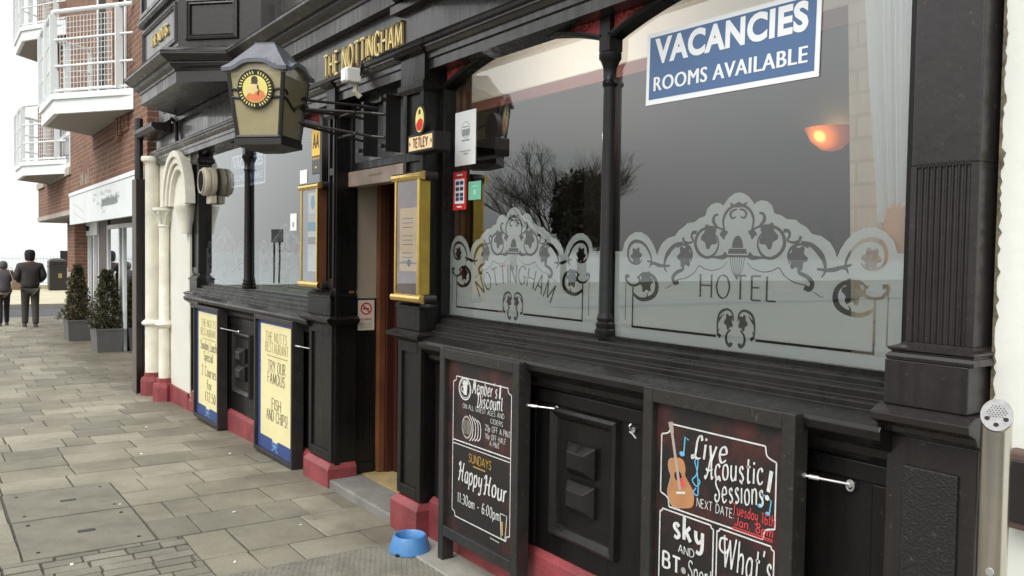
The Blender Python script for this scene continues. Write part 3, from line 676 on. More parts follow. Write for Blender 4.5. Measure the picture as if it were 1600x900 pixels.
diamond_panel(2.83, .335, .925, .46); diamond_panel(7.63, .30, .87, .52)
# pebble-dashed strip at the right-hand end
p = MB(); p.box(-.05, .12, 1.14, 1.40, .0, 1.10); p.build('pilaster_pedestal', M['umber'], pub, bevel=.005)
p = MB(); p.box(-.060, -.049, 1.185, 1.345, .26, 1.02); p.build('roughcast_panel', M['pebble'], pub, bevel=.004)
ext([(-.05, 1.10), (-.085, 1.115), (-.095, 1.135), (-.128, 1.15), (-.132, 1.172), (-.09, 1.192), (.12, 1.192), (.12, 1.10)], 1.125, 1.405).build('pilaster_ledge', M['umber'], pub, bevel=.003)
p = MB(); p.box(-.092, .12, 1.150, 1.388, 1.193, 1.322); p.build('pilaster_base', M['umber'], pub, bevel=.004)
pr = [(-.095, 1.323), (-.098, 1.332), (-.092, 1.341), (-.086, 1.343), (-.086, 1.346), (-.094, 1.351), (-.094, 1.357), (-.074, 1.364), (-.062, 1.372)]
rings = [[(x, 1.345 - (x + .06), z), (x, 1.156 + (x + .06) * .6, z), (.12, 1.156 + (x + .06) * .6, z), (.12, 1.345 - (x + .06), z)] for x, z in pr]
MB().loft(rings).build('base_moulding', M['umber'], pub)
# fluted shaft
prof = [(.12, 1.156), (-.06, 1.156)]
N = 9; a0, a1 = 1.176, 1.330
for i in range(N):
    c = a0 + (a1 - a0) * (i + .5) / N; rr = (a1 - a0) / N * .40
    for k in range(9):
        a = math.pi * k / 8; prof.append((-.06 + rr * 1.1 * math.sin(a), c - rr * math.cos(a)))
prof += [(-.06, 1.345), (.12, 1.345)]
MB().prism(prof, 'Z', 1.373, 1.865).build('fluted_shaft', M['umber'], pub)
sh = MB(); sh.box(-.06, .12, 1.156, 1.345, 1.865, 2.62)
sh.build('pilaster_shaft', M['umber'], pub, bevel=.004)
caps = MB()
for i in range(N):                               # rounded tops of the flutes
    c = a0 + (a1 - a0) * (i + .5) / N; rr = (a1 - a0) / N * .40
    caps.lathe([(rr, 0.), (rr * .9, .001)], (-.0605, c, 1.866), axis='X', n=12)
caps.build('flute_head', M['dark'], pub)
# pilasters of the doorway and of the left end
def pilaster(y0, y1, zb, zred, m, ys=None, xo=0.):
    w = .045; n0 = len(pub.children); sy0, sy1 = ys or (y0, y1)
    objs = set(bpy.data.objects)
    p = MB(); p.loft([[(-.115, y0 - .02, zb), (-.115, y1 + .02, zb), (.1, y1 + .02, zb), (.1, y0 - .02, zb)], [(-.115, y0 - .02, zred - .035), (-.115, y1 + .02, zred - .035), (.1, y1 + .02, zred - .035), (.1, y0 - .02, zred - .035)],
                      [(-.085, y0 + .006, zred), (-.085, y1 - .006, zred), (.1, y1 - .006, zred), (.1, y0 + .006, zred)]]); p.build('plinth_block', M['red'], pub, bevel=.004)
    p = MB(); p.box(-.068, .1, y0, y1, zred + .001, 1.10)
    for a, b, c, d in ((y0, y0 + w, zred + .01, 1.10), (y1 - w, y1, zred + .01, 1.10), (y0 + w, y1 - w, zred + .01, zred + .07), (y0 + w, y1 - w, 1.04, 1.10)): p.box(-.083, -.066, a, b, c, d)
    p.build('pilaster_pedestal', m, pub, bevel=.004)
    rings = [[(x, y0 - o, z), (x, y1 + o, z), (.1, y1 + o, z), (.1, y0 - o, z)] for x, o, z in ((-.08, .0, 1.101), (-.10, .02, 1.11), (-.135, .05, 1.13), (-.14, .055, 1.148), (-.10, .02, 1.165), (-.09, .005, 1.168))]
    MB().loft(rings).build('pilaster_ledge', M['black_worn'], pub)
    p = MB(); p.box(-.095, .1, y0 + .0, y1 - .0, 1.169, 1.29); p.build('pilaster_base', m, pub, bevel=.004)
    p = MB(); p.loft([[(x, y0 + o, z), (x, y1 - o, z), (.1, y1 - o, z), (.1, y0 + o, z)] for x, o, z in ((-.1, -.004, 1.291), (-.1, -.004, 1.305), (-.08, .012, 1.325), (-.066, .02, 1.34))])
    p.build('base_moulding', m, pub)
    p = MB(); p.box(-.058, .1, sy0 + .02, sy1 - .02, 1.341, 2.615)
    for a, b, c, d in ((sy0 + .02, sy0 + min(.06, (sy1 - sy0) * .3), 1.36, 2.6), (sy1 - min(.06, (sy1 - sy0) * .3), sy1 - .02, 1.36, 2.6), (sy0 + min(.06, (sy1 - sy0) * .3), sy1 - min(.06, (sy1 - sy0) * .3), 1.36, 1.42), (sy0 + min(.06, (sy1 - sy0) * .3), sy1 - min(.06, (sy1 - sy0) * .3), 2.12, 2.17), (sy0 + min(.06, (sy1 - sy0) * .3), sy1 - min(.06, (sy1 - sy0) * .3), 2.54, 2.6)): p.box(-.074, -.057, a, b, c, d)
    p.build('pilaster_shaft', m, pub, bevel=.003)
    p = MB(); p.loft([[(x, sy0 - o, z), (x, sy1 + o, z), (.1, sy1 + o, z), (.1, sy0 - o, z)] for x, o, z in ((-.075, -.01, 2.5), (-.095, .012, 2.52), (-.095, .012, 2.55), (-.08, 0, 2.56), (-.08, 0, 2.70), (-.11, .02, 2.715), (-.13, .035, 2.73))])
    p.build('pilaster_capital', m, pub)
    if xo:
        for o in set(bpy.data.objects) - objs: o.location.x += xo
pilaster(4.16, 4.44, .0, .20, M['black']); pilaster(5.42, 5.83, -.02, .16, M['black'], (5.40, 5.54)); pilaster(9.17, 9.50, -.16, .03, M['black'], None, .085)

# windows
def arch_z(t): return 2.515 + .118 * (1 - (2 * t - 1) ** 2)
HOTEL = []
def etched_design(yc, X, word):
    """frosted film with clear scrollwork, drawn in metres about its own centre line (u right, v up from the glazing bead)"""
    Pm = lambda P: [( (2.085 - PX(940 + x / 2.812, 280 + y / 2.812, GX)[0]), PX(940 + x / 2.812, 280 + y / 2.812, GX)[1]) for x, y in P]
    top = Pm([(590, 58), (620, 61), (642, 75), (658, 95), (668, 110), (680, 98), (700, 92), (725, 97), (745, 115), (755, 150), (785, 158), (810, 175), (850, 178), (868, 195), (898, 212), (920, 240), (962, 250), (1000, 278), (1020, 312), (1030, 345), (1045, 310), (1070, 270), (1105, 235), (1150, 213), (1200, 211), (1245, 232), (1280, 270), (1296, 325)])
    zr = top[-1][1]; top[0] = (0., top[0][1])
    edge = .664
    right = [(u, z) for u, z in top] + [(edge, zr), (edge, 1.262)]
    left = [(-u, z) for u, z in reversed(right)]
    poly = right + [(-edge, 1.262)] + [p for p in left if p[0] < -1e-4][1:]
    V = []; F = []; seen = {}
    def addq(q):
        A = sum(q[i][0] * q[(i + 1) % len(q)][1] - q[(i + 1) % len(q)][0] * q[i][1] for i in range(len(q)))
        if abs(A) < 1e-8: return
        if A < 0: q = q[::-1]
        if len(q) == 4:
            for t in ((q[0], q[1], q[2]), (q[0], q[2], q[3])): addq(t)
            return
        idx = []
        for p in q:
            V.append(p); idx.append(len(V) - 1)
        F.append(idx)
    addq(poly)
    tp = lambda w0, w1, w2: (lambda t, a: 1.22 * (w0 + (w1 - w0) * t * 2) if t < .5 else 1.22 * (w1 + (w2 - w1) * (t - .5) * 2))
    strokes = [
        ([(655, 228), (664, 180), (652, 142), (625, 118), (592, 112)], (.006, .010, .008)),
        ([(602, 132), (622, 136), (632, 152), (622, 170), (607, 164)], (.005, .009, .004)),
        ([(688, 148), (706, 152), (712, 175), (698, 198), (676, 214)], (.006, .013, .003)),
        ([(640, 232), (690, 208), (745, 206), (786, 232), (800, 280), (780, 325), (738, 348), (700, 332), (682, 292), (690, 252), (715, 228)], (.005, .012, .004)),
        ([(640, 330), (660, 345), (700, 345), (745, 350)], (.02, .008, .003)),
        ([(795, 226), (818, 228), (822, 250), (812, 268), (835, 278), (862, 272), (872, 250)], (.012, .006, .010)),
        ([(872, 278), (918, 290), (955, 325), (975, 365), (978, 405), (962, 432)], (.010, .017, .004)),
        ([(905, 300), (870, 285), (832, 300), (815, 335), (822, 372)], (.005, .010, .004)),
        ([(862, 385), (866, 412), (900, 430), (922, 458), (908, 484), (886, 474)], (.010, .013, .016)),
        ([(942, 396), (1000, 400), (1050, 388), (1098, 376)], (.006, .013, .006)),
        ([(1050, 388), (1072, 396), (1080, 416)], (.009, .008, .003)),
        ([(1064, 392), (1076, 345), (1108, 298), (1150, 270), (1200, 266), (1236, 290), (1248, 335), (1236, 375), (1200, 396), (1160, 394), (1134, 368)], (.006, .013, .004)),
        ([(1165, 482), (1135, 455), (1085, 450), (1040, 472), (1022, 515), (1036, 560), (1080, 588), (1140, 598), (1196, 572)], (.006, .018, .010)),
        ([(1140, 500), (1170, 520), (1215, 524), (1250, 500), (1256, 474), (1230, 474)], (.010, .008, .013)),
        ([(1150, 500), (1152, 478), (1172, 470)], (.008, .006, .003)),
        ([(1075, 590), (1088, 572), (1080, 556)], (.008, .006, .002)),
        ([(664, 706), (668, 650), (658, 600), (626, 578), (602, 590), (594, 625)], (.005, .009, .005)),
        ([(650, 708), (664, 692), (658, 670)], (.012, .007, .002)),
        ([(606, 665), (622, 690), (622, 722), (606, 738), (598, 722)], (.006, .009, .012)),
        ([(668, 640), (655, 622), (640, 600)], (.010, .006, .002)),
        ([(636, 366), (660, 392), (705, 408), (745, 402), (775, 390), (797, 422), (840, 452), (892, 466)], (.002, .0035, .003)),
        ([(918, 490), (945, 508), (960, 519), (972, 515)], (.001, .003, .001)),
    ]
    blobs = [((728, 248), .036, .042, 5), ((856, 345), .036, .040, 6), ((1182, 350), .030, .033, 6), ((1100, 495), .036, .040, 6), ((616, 632), .019, .027, 5), ((660, 238), .015, .018, 4)]
    for sgn in (1, -1):
        for P, w in strokes:
            Q = [(u * sgn, z) for u, z in Pm(smoothpts(P, 4))]
            for q in ribbon(Q, tp(*w)): addq(q)
        for (cx, cy), ru, rv, nl in blobs:
            (u0, z0), = Pm([(cx, cy)])
            pts = []
            for i in range(24):
                a = 2 * math.pi * i / 24; k = 1 + .22 * math.cos(nl * a + .6)
                pts.append((sgn * (u0 + ru * k * math.cos(a)), z0 + rv * k * math.sin(a)))
            for i in range(24): addq([(sgn * u0, z0), pts[i], pts[(i + 1) % 24]])
    # frame lines, acorn, crown
    for sgn in (1, -1):
        for P, w in (([(.55, 1.475), (.55, 1.309), (.092, 1.309)], .009), ([(.594, 1.50), (.594, 1.335)], .004)):
            for q in line([(u * sgn, z) for u, z in P[:2]], w): addq(q)
            if len(P) > 2:
                for q in line([(u * sgn, z) for u, z in [(P[1][0] + .0045, P[1][1]), P[2]]], w): addq(q)
    ac = 1.605
    for k in range(-3, 4):
        for q in line([(k * .0115, ac), (k * .008, ac - .05), (0, ac - .083)], .0028): addq(q)
    addq([(-.045, ac + .012), (.045, ac + .012), (.04, ac + .03), (-.04, ac + .03)])
    addq([(-.05, ac - .001), (.05, ac - .001), (.048, ac + .007), (-.048, ac + .007)])
    for i in range(12):
        a, b = math.pi * i / 12, math.pi * (i + 1) / 12
        addq([(0, ac + .033), (.026 * math.cos(a), ac + .033 + .045 * math.sin(a)), (.026 * math.cos(b), ac + .033 + .045 * math.sin(b))])
    addq([(-.034, 1.785), (.034, 1.785), (.04, 1.806), (.02, 1.797), (0, 1.806), (-.02, 1.797), (-.04, 1.806)])
    if word == 'HOTEL':
        Q, _ = text2d('HOTEL', .086, .92, .115, .05, .075, .26)
        for q in Q: addq([(a, b + 1.452) for a, b in q])
    else:
        Q, _ = text2d('NOTTINGHAM', .092, .80, .115, .05, .075, .20, arc=.62)
        for q in Q: addq([(a - .0, b + 1.46) for a, b in q])
    r = delaunay_2d_cdt([Vector(p) for p in V], [], F, 1, 1e-6)
    keep = [f for f, o in zip(r[2], r[5]) if len(o) == 1 and o[0] == 0]
    m = MB(); m.add([(X, yc - p[0], p[1]) for p in r[0]], keep); return m

for wi, (y0, y1) in enumerate(YB):
    ym = 2.78 if wi == 0 else 7.72
    fr = MB()
    fr.box(.03, .11, y0 - .03, y0 + .012, 1.25, 2.66); fr.box(.03, .11, y1 - .012, y1 + .03, 1.25, 2.66); fr.box(.055, .11, y0, y1, 1.245, 1.262); fr.box(.05, .11, y0, y1, 2.645, 2.70)
    panes = [(y0 + .012, ym - .02), (ym + .02, y1 - .012)]
    n = 28
    for a, b in panes:
        lo = [(a + (b - a) * i / n, arch_z(i / n)) for i in range(n + 1)]
        nrm = []
        fr.loft([[(x, y, z + dz) for x, dz in ((.035, .004), (.042, 0), (.10, 0), (.10, .024), (.028, .024), (.028, .016))] for y, z in lo])
    win = fr.build('window', M['black'], pub, bevel=0)
    for a, b in panes:
        g = MB(); P = [(a, 1.255), (b, 1.255)] + [(b + (a - b) * i / n, arch_z(i / n) + .01) for i in range(n + 1)]
        g.face(*[(GX, y, z) for y, z in P]); g.build('window_pane', M['glass'], win, recalc=False)
        # carved spandrels above the arch
        for side in (0, 1):
            k = n // 2; I = range(0, k - 3) if side == 0 else range(n, k + 3, -1)
            P = [(a + (b - a) * i / n, arch_z(i / n) + .022) for i in I]
            yend = P[0][0]; sp = MB(); s3 = [(.052, y, z) for y, z in P] + [(.052, P[-1][0], 2.662), (.052, yend, 2.662)]
            sp.face(*s3)
            sg = 1 if side == 0 else -1
            rnd = random.Random(side + wi * 2)
            for j in range(16):                       # carved foliage
                t = rnd.random() ** 1.6 * .36 * (b - a); zz0 = arch_z(t / (b - a)) + .03; zz1 = 2.655
                if zz1 - zz0 < .01: continue
                yy = yend + sg * (t + .012); zc = rnd.uniform(zz0, zz1); rr = min(.022, (zz1 - zz0) * .5)
                arc = [(yy + rr * (1 - q / 9) * math.cos(q * .8 + j), zc + rr * (1 - q / 9) * math.sin(q * .8 + j)) for q in range(8)]
                sp.tube([(.050, p_, min(q_, 2.66)) for p_, q_ in arc], [.006, .006, .0055, .005, .005, .004, .004, .003], 5)
            sp.build('carved_spandrel', M['redcarve'], win)
    c = MB(); c.lathe([(.042, 1.258), (.045, 1.268), (.045, 1.285), (.038, 1.292), (.042, 1.300), (.042, 1.312), (.034, 1.320), (.038, 1.330), (.036, 1.34), (.030, 1.36), (.0255, 2.32), (.030, 2.325), (.034, 2.336), (.030, 2.346), (.027, 2.35), (.029, 2.40), (.042, 2.43), (.048, 2.438), (.048, 2.462), (.040, 2.47)], (.062, ym, 0), n=20)
    c.box(.028, .10, ym - .034, ym + .034, 2.468, 2.66); c.build('column_mullion', M['black'], win, smooth=True)
    for (a, b), wd in zip(panes, ('HOTEL', 'NOTTINGHAM')):
        yc = (a + b) / 2 - (.0 if wi else (.02 if wd == 'NOTTINGHAM' else -.0))
        yc = {(0, 'HOTEL'): 2.085, (0, 'NOTTINGHAM'): 3.515, (1, 'HOTEL'): 6.80, (1, 'NOTTINGHAM'): 8.50}[(wi, wd)]
        etched_design(yc, GX + .005, wd).build('etched_film', M['film_dim' if wi else 'film'], win)

# entablature: beam, cornice, fascia, upper moulding
ext([(-.05, 2.616), (-.05, 2.665), (-.062, 2.672), (-.062, 2.70), (-.075, 2.705), (-.09, 2.722), (-.098, 2.727), (-.098, 2.738), (-.115, 2.742), (-.12, 2.757), (-.112, 2.768), (-.03, 2.782), (.1, 2.782), (.1, 2.616)], 1.15, 10.98).build('shopfront_cornice', M['fascia'], pub)
ext([(-.02, 2.783), (-.02, 3.05), (.1, 3.05), (.1, 2.783)], 1.15, 10.98).build('fascia_board', M['fascia'], pub)
up = MB(); up.box(.02, .10, 1.16, 11.05, 3.051, 3.345); up.box(.02, 6.0, 1.16, 11.05, 3.346, 8.5); up.build('upper_wall', M['fascia'], pub)
# first-floor string course along the wall (profile continued round the bays)
BPROF = [(0, 3.052), (0, 3.145), (.012, 3.15), (.016, 3.165), (.05, 3.185), (.062, 3.205), (.062, 3.215), (.085, 3.222), (.13, 3.255), (.145, 3.27), (.145, 3.287), (.15, 3.292), (.09, 3.315), (.0, 3.345)]
ext([(-.085 - o, z) for o, z in BPROF] + [(.02, 3.345), (.02, 3.052)], 1.15, 10.3).build('string_course', M['umber'], pub)
def bay(ya, yb, name='oriel_bay'):
    """canted oriel: front face from ya to yb at X -.54, 45 degree cheeks back to the wall"""
    def ring(o, z):
        k = .4142 * o; xf = -.54 - o; run = .46
        return [(.02, yb + run + k + .1 + o * 0, z), (-.08, yb + run + k, z), (xf, yb + k, z), (xf, ya - k, z), (-.08, ya - run - k, z), (.02, ya - run - k - .1, z)]
    m = MB(); m.loft([ring(o, z) for o, z in BPROF] + [ring(-.02, 3.36), ring(-.02, 3.80), ring(.012, 3.805), ring(.03, 3.83), ring(.03, 3.85), ring(.0, 3.87), ring(-.03, 3.88), ring(-.03, 5.4), ring(.1, 5.5), ring(.1, 5.6)])
    # wavy lead flashing on top of the cornice
    b = m.build(name, M['umber'], pub)
    def face_frame(P0, P1, m_):
        d = Vector(P1) - Vector(P0); return Plane(P0, d, (0, 0, 1))
    xf = -.52
    c0, c1 = (xf, yb, 3.36), (xf, ya, 3.36)
    k0, k1 = (xf, ya, 3.36), (-.08, ya - .46, 3.36)
    for P0, P1 in ((c0, c1), (k0, k1)):
        pl = face_frame(P0, P1, None); L = (Vector(P1) - Vector(P0)).length
        e = .05 if L > 1 else .07
        mm = MB()
        pr = [(0, 0), (.004, .018), (.022, .022), (.03, .012), (.044, .016), (.052, .0)]
        for (u0, u1, v0, v1) in ((e, L - e, .05, .40),):
            rings = []
            for (uu, vv, su, sv) in ((u0, v0, 1, 1), (u1, v0, -1, 1), (u1, v1, -1, -1), (u0, v1, 1, -1), (u0, v0, 1, 1)): rings.append([pl.p(uu + su * a, vv + sv * a, h) for a, h in pr])
            mm.loft(rings, cap=False, closed=False)
        mm.build('panel_moulding', M['umber'], b)
        # sash window above
        g = MB(); pl.slab(g, e, L - e, .56, 1.9, -.02, .004); g.build('sash_window', M['blackglass'], b)
        s = MB()
        for u in (e, L / 2 - .02, L - e - .04): pl.slab(s, u, u + .04, .55, 1.9, .005, .03)
        pl.slab(s, e, L - e, .52, .56, .0, .04); s.build('window_frame', M['umber'], b)
    # flashing
    fl = MB(); rnd = random.Random(int(ya * 10)); pts = []
    r0, r1 = ring(.135, 3.302), ring(.0, 3.352)
    for i in range(1, 4):
        for t in range(10):
            A = Vector(r0[i]).lerp(Vector(r0[i + 1]), t / 10); B = Vector(r1[i]).lerp(Vector(r1[i + 1]), t / 10); w = rnd.uniform(-.006, .008)
            pts.append([tuple(A + Vector((0, 0, w))), tuple(A.lerp(B, .35) + Vector((0, 0, .012 + w))), tuple(A.lerp(B, .7) + Vector((0, 0, .004 + rnd.uniform(0, .012)))), tuple(B)])
    fl.loft(pts, cap=False, closed=False); f = fl.build('lead_flashing', M['lanternroof'], b); f.data.materials[0] = M['umber']
    return b
bay1 = bay(7.78, 9.24); bay2 = bay(2.20, 4.06)
# trim where the bay's soffit meets the wall
m = MB(); m.box(-.075, -.021, 6.9, 10.0, 3.0, 3.05); m.build('soffit_trim', M['umber'], pub)
m = MB(); m.box(-.075, -.021, 1.6, 4.6, 3.0, 3.05); m.build('soffit_trim', M['umber'], pub)
# ends of gutter mouldings at the far corner
ext([(-.03, 2.93), (-.2, 2.95), (-.24, 2.99), (-.24, 3.03), (-.03, 3.045)], 10.2, 11.2).build('eaves_moulding', M['umber'], pub)
m = MB(); m.tube([(-.05, 9.85, 2.80), (-.06, 9.85, 3.0), (-.12, 9.85, 3.04)], .022, 10); m.build('waste_pipe', M['black'], pub)

# doorway
m = MB(); m.box(-.045, .045, 5.43, 5.56, .0, 2.70); m.box(-.06, -.02, 5.415, 5.46, .0, 2.70); m.box(-.045, .115, 4.43, 4.47, .0, 2.70); m.box(.05, .17, 4.47, 5.43, 2.58, 2.7)
m.build('door_surround', M['black'], pub, bevel=.004)
m = MB(); m.box(.03, .12, 4.47, 5.43, 2.045, 2.145); m.build('door_head', M['headbeam'], pub, bevel=.004)
pl = street(5.0, 2.105, .029); m = MB(); rnd = random.Random(3)
for i in range(16): pl.rect(m, -.10 + i * .0125, -.10 + i * .0125 + rnd.uniform(.005, .009), -.006, .004 + rnd.uniform(0, .003))
m.build('licence_lettering', M['inkfaded'], pub)
m = MB(); m.box(.055, .07, 4.52, 5.39, 2.20, 2.56); t_ = m.build('transom_light', M['blackglass'], pub)
m = MB()
for a, b, c, d in ((4.47, 4.53, 2.146, 2.58), (5.37, 5.43, 2.146, 2.58), (4.53, 5.37, 2.146, 2.20), (4.53, 5.37, 2.55, 2.58)): m.box(.03, .085, a, b, c, d)
m.build('transom_frame', M['black'], t_, bevel=.006)
m = MB(); m.prism([(-.10, 4.45), (-.10, 5.55), (-.06, 5.64), (.15, 5.64), (.15, 4.45)], 'Z', -.05, .058); m.build('door_step', M['stepstone'], pub, bevel=.012)
m = MB(); m.box(.15, 1.1, 4.40, 5.60, -.05, .062); m.build('lobby_floor', M['lobbyfloor'], pub)
m = MB(); m.box(.046, .085, 5.43, 5.50, .06, 2.045); m.build('door_frame', M['woodlight'], pub, bevel=.003)
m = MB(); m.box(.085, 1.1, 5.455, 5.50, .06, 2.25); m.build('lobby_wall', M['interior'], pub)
m = MB(); m.box(.095, .254, 5.440, 5.454, 1.285, 2.2); m.build('lobby_panel', M['lobbywhite'], pub)
m = MB(); m.box(.095, .254, 5.436, 5.454, .14, 1.05); m.box(.095, .254, 5.43, 5.454, .063, .14); m.box(.095, .254, 5.44, 5.454, 1.05, 1.284); m.build('lobby_dado', M['black'], pub, bevel=.003)
m = MB(); m.box(.255, .305, 5.39, 5.454, .063, 2.2); m.build('inner_door', M['wood'], pub, bevel=.004)
m = MB(); m.box(.306, .36, 5.37, 5.45, .063, 2.2); m.box(.36, 1.0, 5.33, 5.454, .063, 2.2); m.build('inner_door_frame', mat('dark_mahogany', (.045, .012, .008), .35), pub, bevel=.004)
m = MB(); m.box(1.0, 1.1, 4.2, 5.5, 0, 2.25); m.box(.13, 1.1, 4.38, 4.42, 0, 2.25); m.box(.13, 1.1, 4.38, 5.50, 2.21, 2.25); m.build('lobby_wall', M['interior'], pub)

# rooms behind the windows
for y0, y1 in ((.6, 9.6),):
    m = MB(); m.box(.125, 1.95, y0, 4.37, .0, .2); m.box(.125, 1.95, 5.51, y1, .0, .2); m.box(1.11, 1.95, 4.37, 5.51, .0, .2); m.build('interior_floor', M['carpet'], pub)
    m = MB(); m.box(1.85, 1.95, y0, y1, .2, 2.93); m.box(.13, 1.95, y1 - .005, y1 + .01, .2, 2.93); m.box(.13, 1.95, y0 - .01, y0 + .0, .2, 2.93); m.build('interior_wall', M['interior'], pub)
    m = MB(); m.box(1.80, 1.849, y0, y1, 2.90, 2.985); m.build('picture_rail', M['redrail'], pub)
    m = MB(); m.box(1.852, 1.95, y0, y1, 2.986, 3.30); m.build('frieze', M['ceiling'], pub)
    m = MB(); m.box(.102, 1.95, y0, y1, 3.3, 3.34); m.build('interior_ceiling', M['ceiling'], pub)
    m = MB(); m.box(.105, .13, y0, y1, 2.70, 3.3); m.build('interior_lintel', M['ceiling'], pub)
m = MB(); m.box(.125, .30, 1.165, 1.36, .2, 3.0); m.build('interior_pier', M['creambrick'], pub)
m = MB(); m.box(.128, .165, 4.06, 4.30, .2, 2.9); m.box(.112, .127, 4.10, 4.16, 1.27, 2.6); m.build('timber_pier', mat('varnished_timber', (.22, .12, .055), .4, noise=.4, nscale=4), pub)

# cream arched porch at the far end
m = MB(); m.box(-.01, .15, 9.46, 10.98, -.2, 2.7); m.build('porch_wall', M['cream'], pub)
m = MB(); m.box(-.035, -.008, 9.46, 10.98, -.25, .06); m.build('plinth', M['red'], pub, bevel=.004)
def column(y, r, zb, zt, x=-.03):
    return MB().lathe([(r * 1.25, zb), (r * 1.25, zb + .02), (r, zb + .05), (r * .97, zt - .06), (r * 1.05, zt - .05), (r, zt - .03), (r * 1.5, zt + .0), (r * 1.55, zt + .03)], (x, y, 0), n=20)
c = MB().lathe([(.085, .10), (.085, .68), (.12, .70), (.125, .72), (.11, .74), (.082, .76), (.08, 2.62), (.09, 2.64), (.12, 2.66), (.128, 2.69), (.12, 2.715), (.0, 2.72)], (-.08, 10.93, 0), n=22)
c.build('porch_column', M['cream'], pub, smooth=True)
c = MB().lathe([(.062, .10), (.062, .70), (.09, .72), (.10, .745), (.085, .77), (.06, .80), (.057, 1.86), (.068, 1.87), (.065, 1.885), (.06, 1.90), (.085, 1.98), (.11, 2.04), (.125, 2.05), (.125, 2.085), (.0, 2.09)], (-.07, 10.36, 0), n=22)
for i in range(8):
    a = i * math.pi / 4; c.tube([(-.07 + .06 * math.cos(a), 10.36 + .06 * math.sin(a), 1.905), (-.07 + .085 * math.cos(a), 10.36 + .085 * math.sin(a), 1.97), (-.07 + .12 * math.cos(a), 10.36 + .12 * math.sin(a), 2.03), (-.07 + .115 * math.cos(a), 10.36 + .115 * math.sin(a), 2.0)], [.014, .018, .016, .01], 6)
c.build('porch_column', M['cream'], pub, smooth=True)
c = MB().lathe([(.06, 1.78), (.066, 1.80), (.07, 1.85), (.09, 1.95), (.11, 2.03), (.12, 2.05), (.12, 2.085), (.0, 2.09)], (-.03, 9.50, 0), n=18)
c.build('porch_corbel', M['cream'], pub, smooth=True)
c = MB()
for rr, x0 in ((.55, -.11), (.48, -.085), (.41, -.06)):
    P = []
    for i in range(25):
        a = math.pi * i / 24; P.append((9.80 + (rr - .0) * math.cos(a), 2.09 + (rr * 1.08) * math.sin(a)))
    I = [(9.80 + (p[0] - 9.80) * .86, 2.09 + (p[1] - 2.09) * .88) for p in P]
    c.loft([[(x0, a[0], a[1]), (x0, b[0], b[1]), (.0, b[0], b[1]), (.0, a[0], a[1])] for a, b in zip(P, I)])
c.build('porch_arch', M['cream'], pub, bevel=.008)
m = MB(); m.box(-.012, -.0105, 9.52, 10.22, .06, 2.09); m.build('porch_panel', mat('porch_paint', (.66, .66, .60), .5, noise=.05, nscale=3), pub)
for y, r, zb in ((10.93, .13, -.25), (10.36, .12, -.25)):
    c = MB().lathe([(r * 1.06, zb), (r * 1.06, .02), (r * .98, .06), (r * .74, .07), (r * .74, .12)], (-.08 if y > 10.5 else -.07, y, 0), n=8)
    c.build('plinth_block', M['red'], pub)

# dark corner post and rain pipe beyond the porch
r = root('corner_post', (-.16, 11.2, zg(11.2)), 'tall dark brown boarded post between cream porch and brick shop', 'post')
m = MB(); m.box(-.225, -.085, 11.16, 11.30, -.20, 2.46); m.build('post_casing', M['umber'], r, bevel=.004)
m = MB(); m.box(-.235, -.226, 11.10, 11.32, -.20, 2.455); m.build('edge_board', M['brownpanel'], r, bevel=.002)
m = MB(); m.tube([(-.17, 11.24, 2.45), (-.17, 11.24, 3.2)], .05, 12); m.build('rain_pipe', M['umber'], r)

# ================================================================== NEIGHBOURS
r = root('white_rendered_building', (.03, -2, 0), 'white rendered wall right of the fluted black pillar, grimy along the joint', 'building')
m = MB(); m.box(.012, 5, -6, 1.139, -.05, 8); m.build('wall', M['whitewall'], r)
m = MB(); rnd = random.Random(5); P = []
for i in range(200):
    z = .0 + i * .015; P.append((1.139 - rnd.random() ** 3 * .009 - .003 - .004 * (i % 7 == 0), z))
m.face(*[(.010, y, z) for y, z in P] + [(.010, 1.142, 2.95), (.010, 1.142, 0)]); m.build('grime_line', M['grime'], r)

# brick block with shop
bk = root('brick_building', (0, 11.4, -.2), 'red brick flats over a shop with white signboard, white balconies', 'building')
m = MB(); m.box(-.05, 8, 11.35, 23.6, 2.30, 12); m.build('wall', M['brick'], bk)
m = MB(); m.box(-.045, 8, 11.36, 23.58, 2.22, 2.298); m.build('soffit', M['soffit'], bk)
m = MB(); m.box(-.075, -.052, 17.9, 23.62, 2.24, 2.33); m.build('edge_strip', M['stone'], bk)
m = MB(); m.box(-.09, -.051, 18.0, 21.2, 3.00, 3.14); m.box(-.09, -.051, 22.2, 23.62, 3.00, 3.14); m.build('stone_band', M['stone'], bk)
m = MB(); m.box(.30, .62, 20.3, 21.4, -.4, 2.23); m.box(.62, 8, 21.2, 21.39, -.4, 2.23); m.build('pier', M['brick'], bk)
m = MB(); m.box(.3 - .006, .299, 20.28, 21.42, .98, 1.08); m.build('stone_band', M['stone'], bk)
# shop front, set back under the overhang
sf = MB(); sf.box(.58, .66, 11.4, 13.3, -.3, 2.23); sf.box(.56, .66, 17.9, 18.9, -.3, 2.20); sf.box(.60, .66, 13.3, 17.9, 2.06, 2.23); sf.build('shopfront_panel', M['brownpanel'], bk)
m = MB(); m.box(.2, 2.6, 11.36, 11.40, -.3, 2.23); m.build('side_wall', M['brick'], bk)
m = MB(); m.box(2.6, 2.7, 11.4, 21, -.3, 2.23); m.box(.7, 2.6, 11.4, 21, -.35, -.19); m.build('shop_interior', mat('shop_interior', (.30, .24, .20), .8, noise=.5, nscale=2.2), bk)
sw = MB()
for y in (13.3, 15.0, 16.25, 16.6, 17.8): sw.box(.54, .60, y, y + .09, -.21, 2.06)
sw.box(.545, .60, 13.3, 17.89, 1.98, 2.059); sw.box(.545, .60, 13.3, 15.05, -.21, -.09); sw.box(.53, .60, 16.3, 16.7, -.21, -.05)
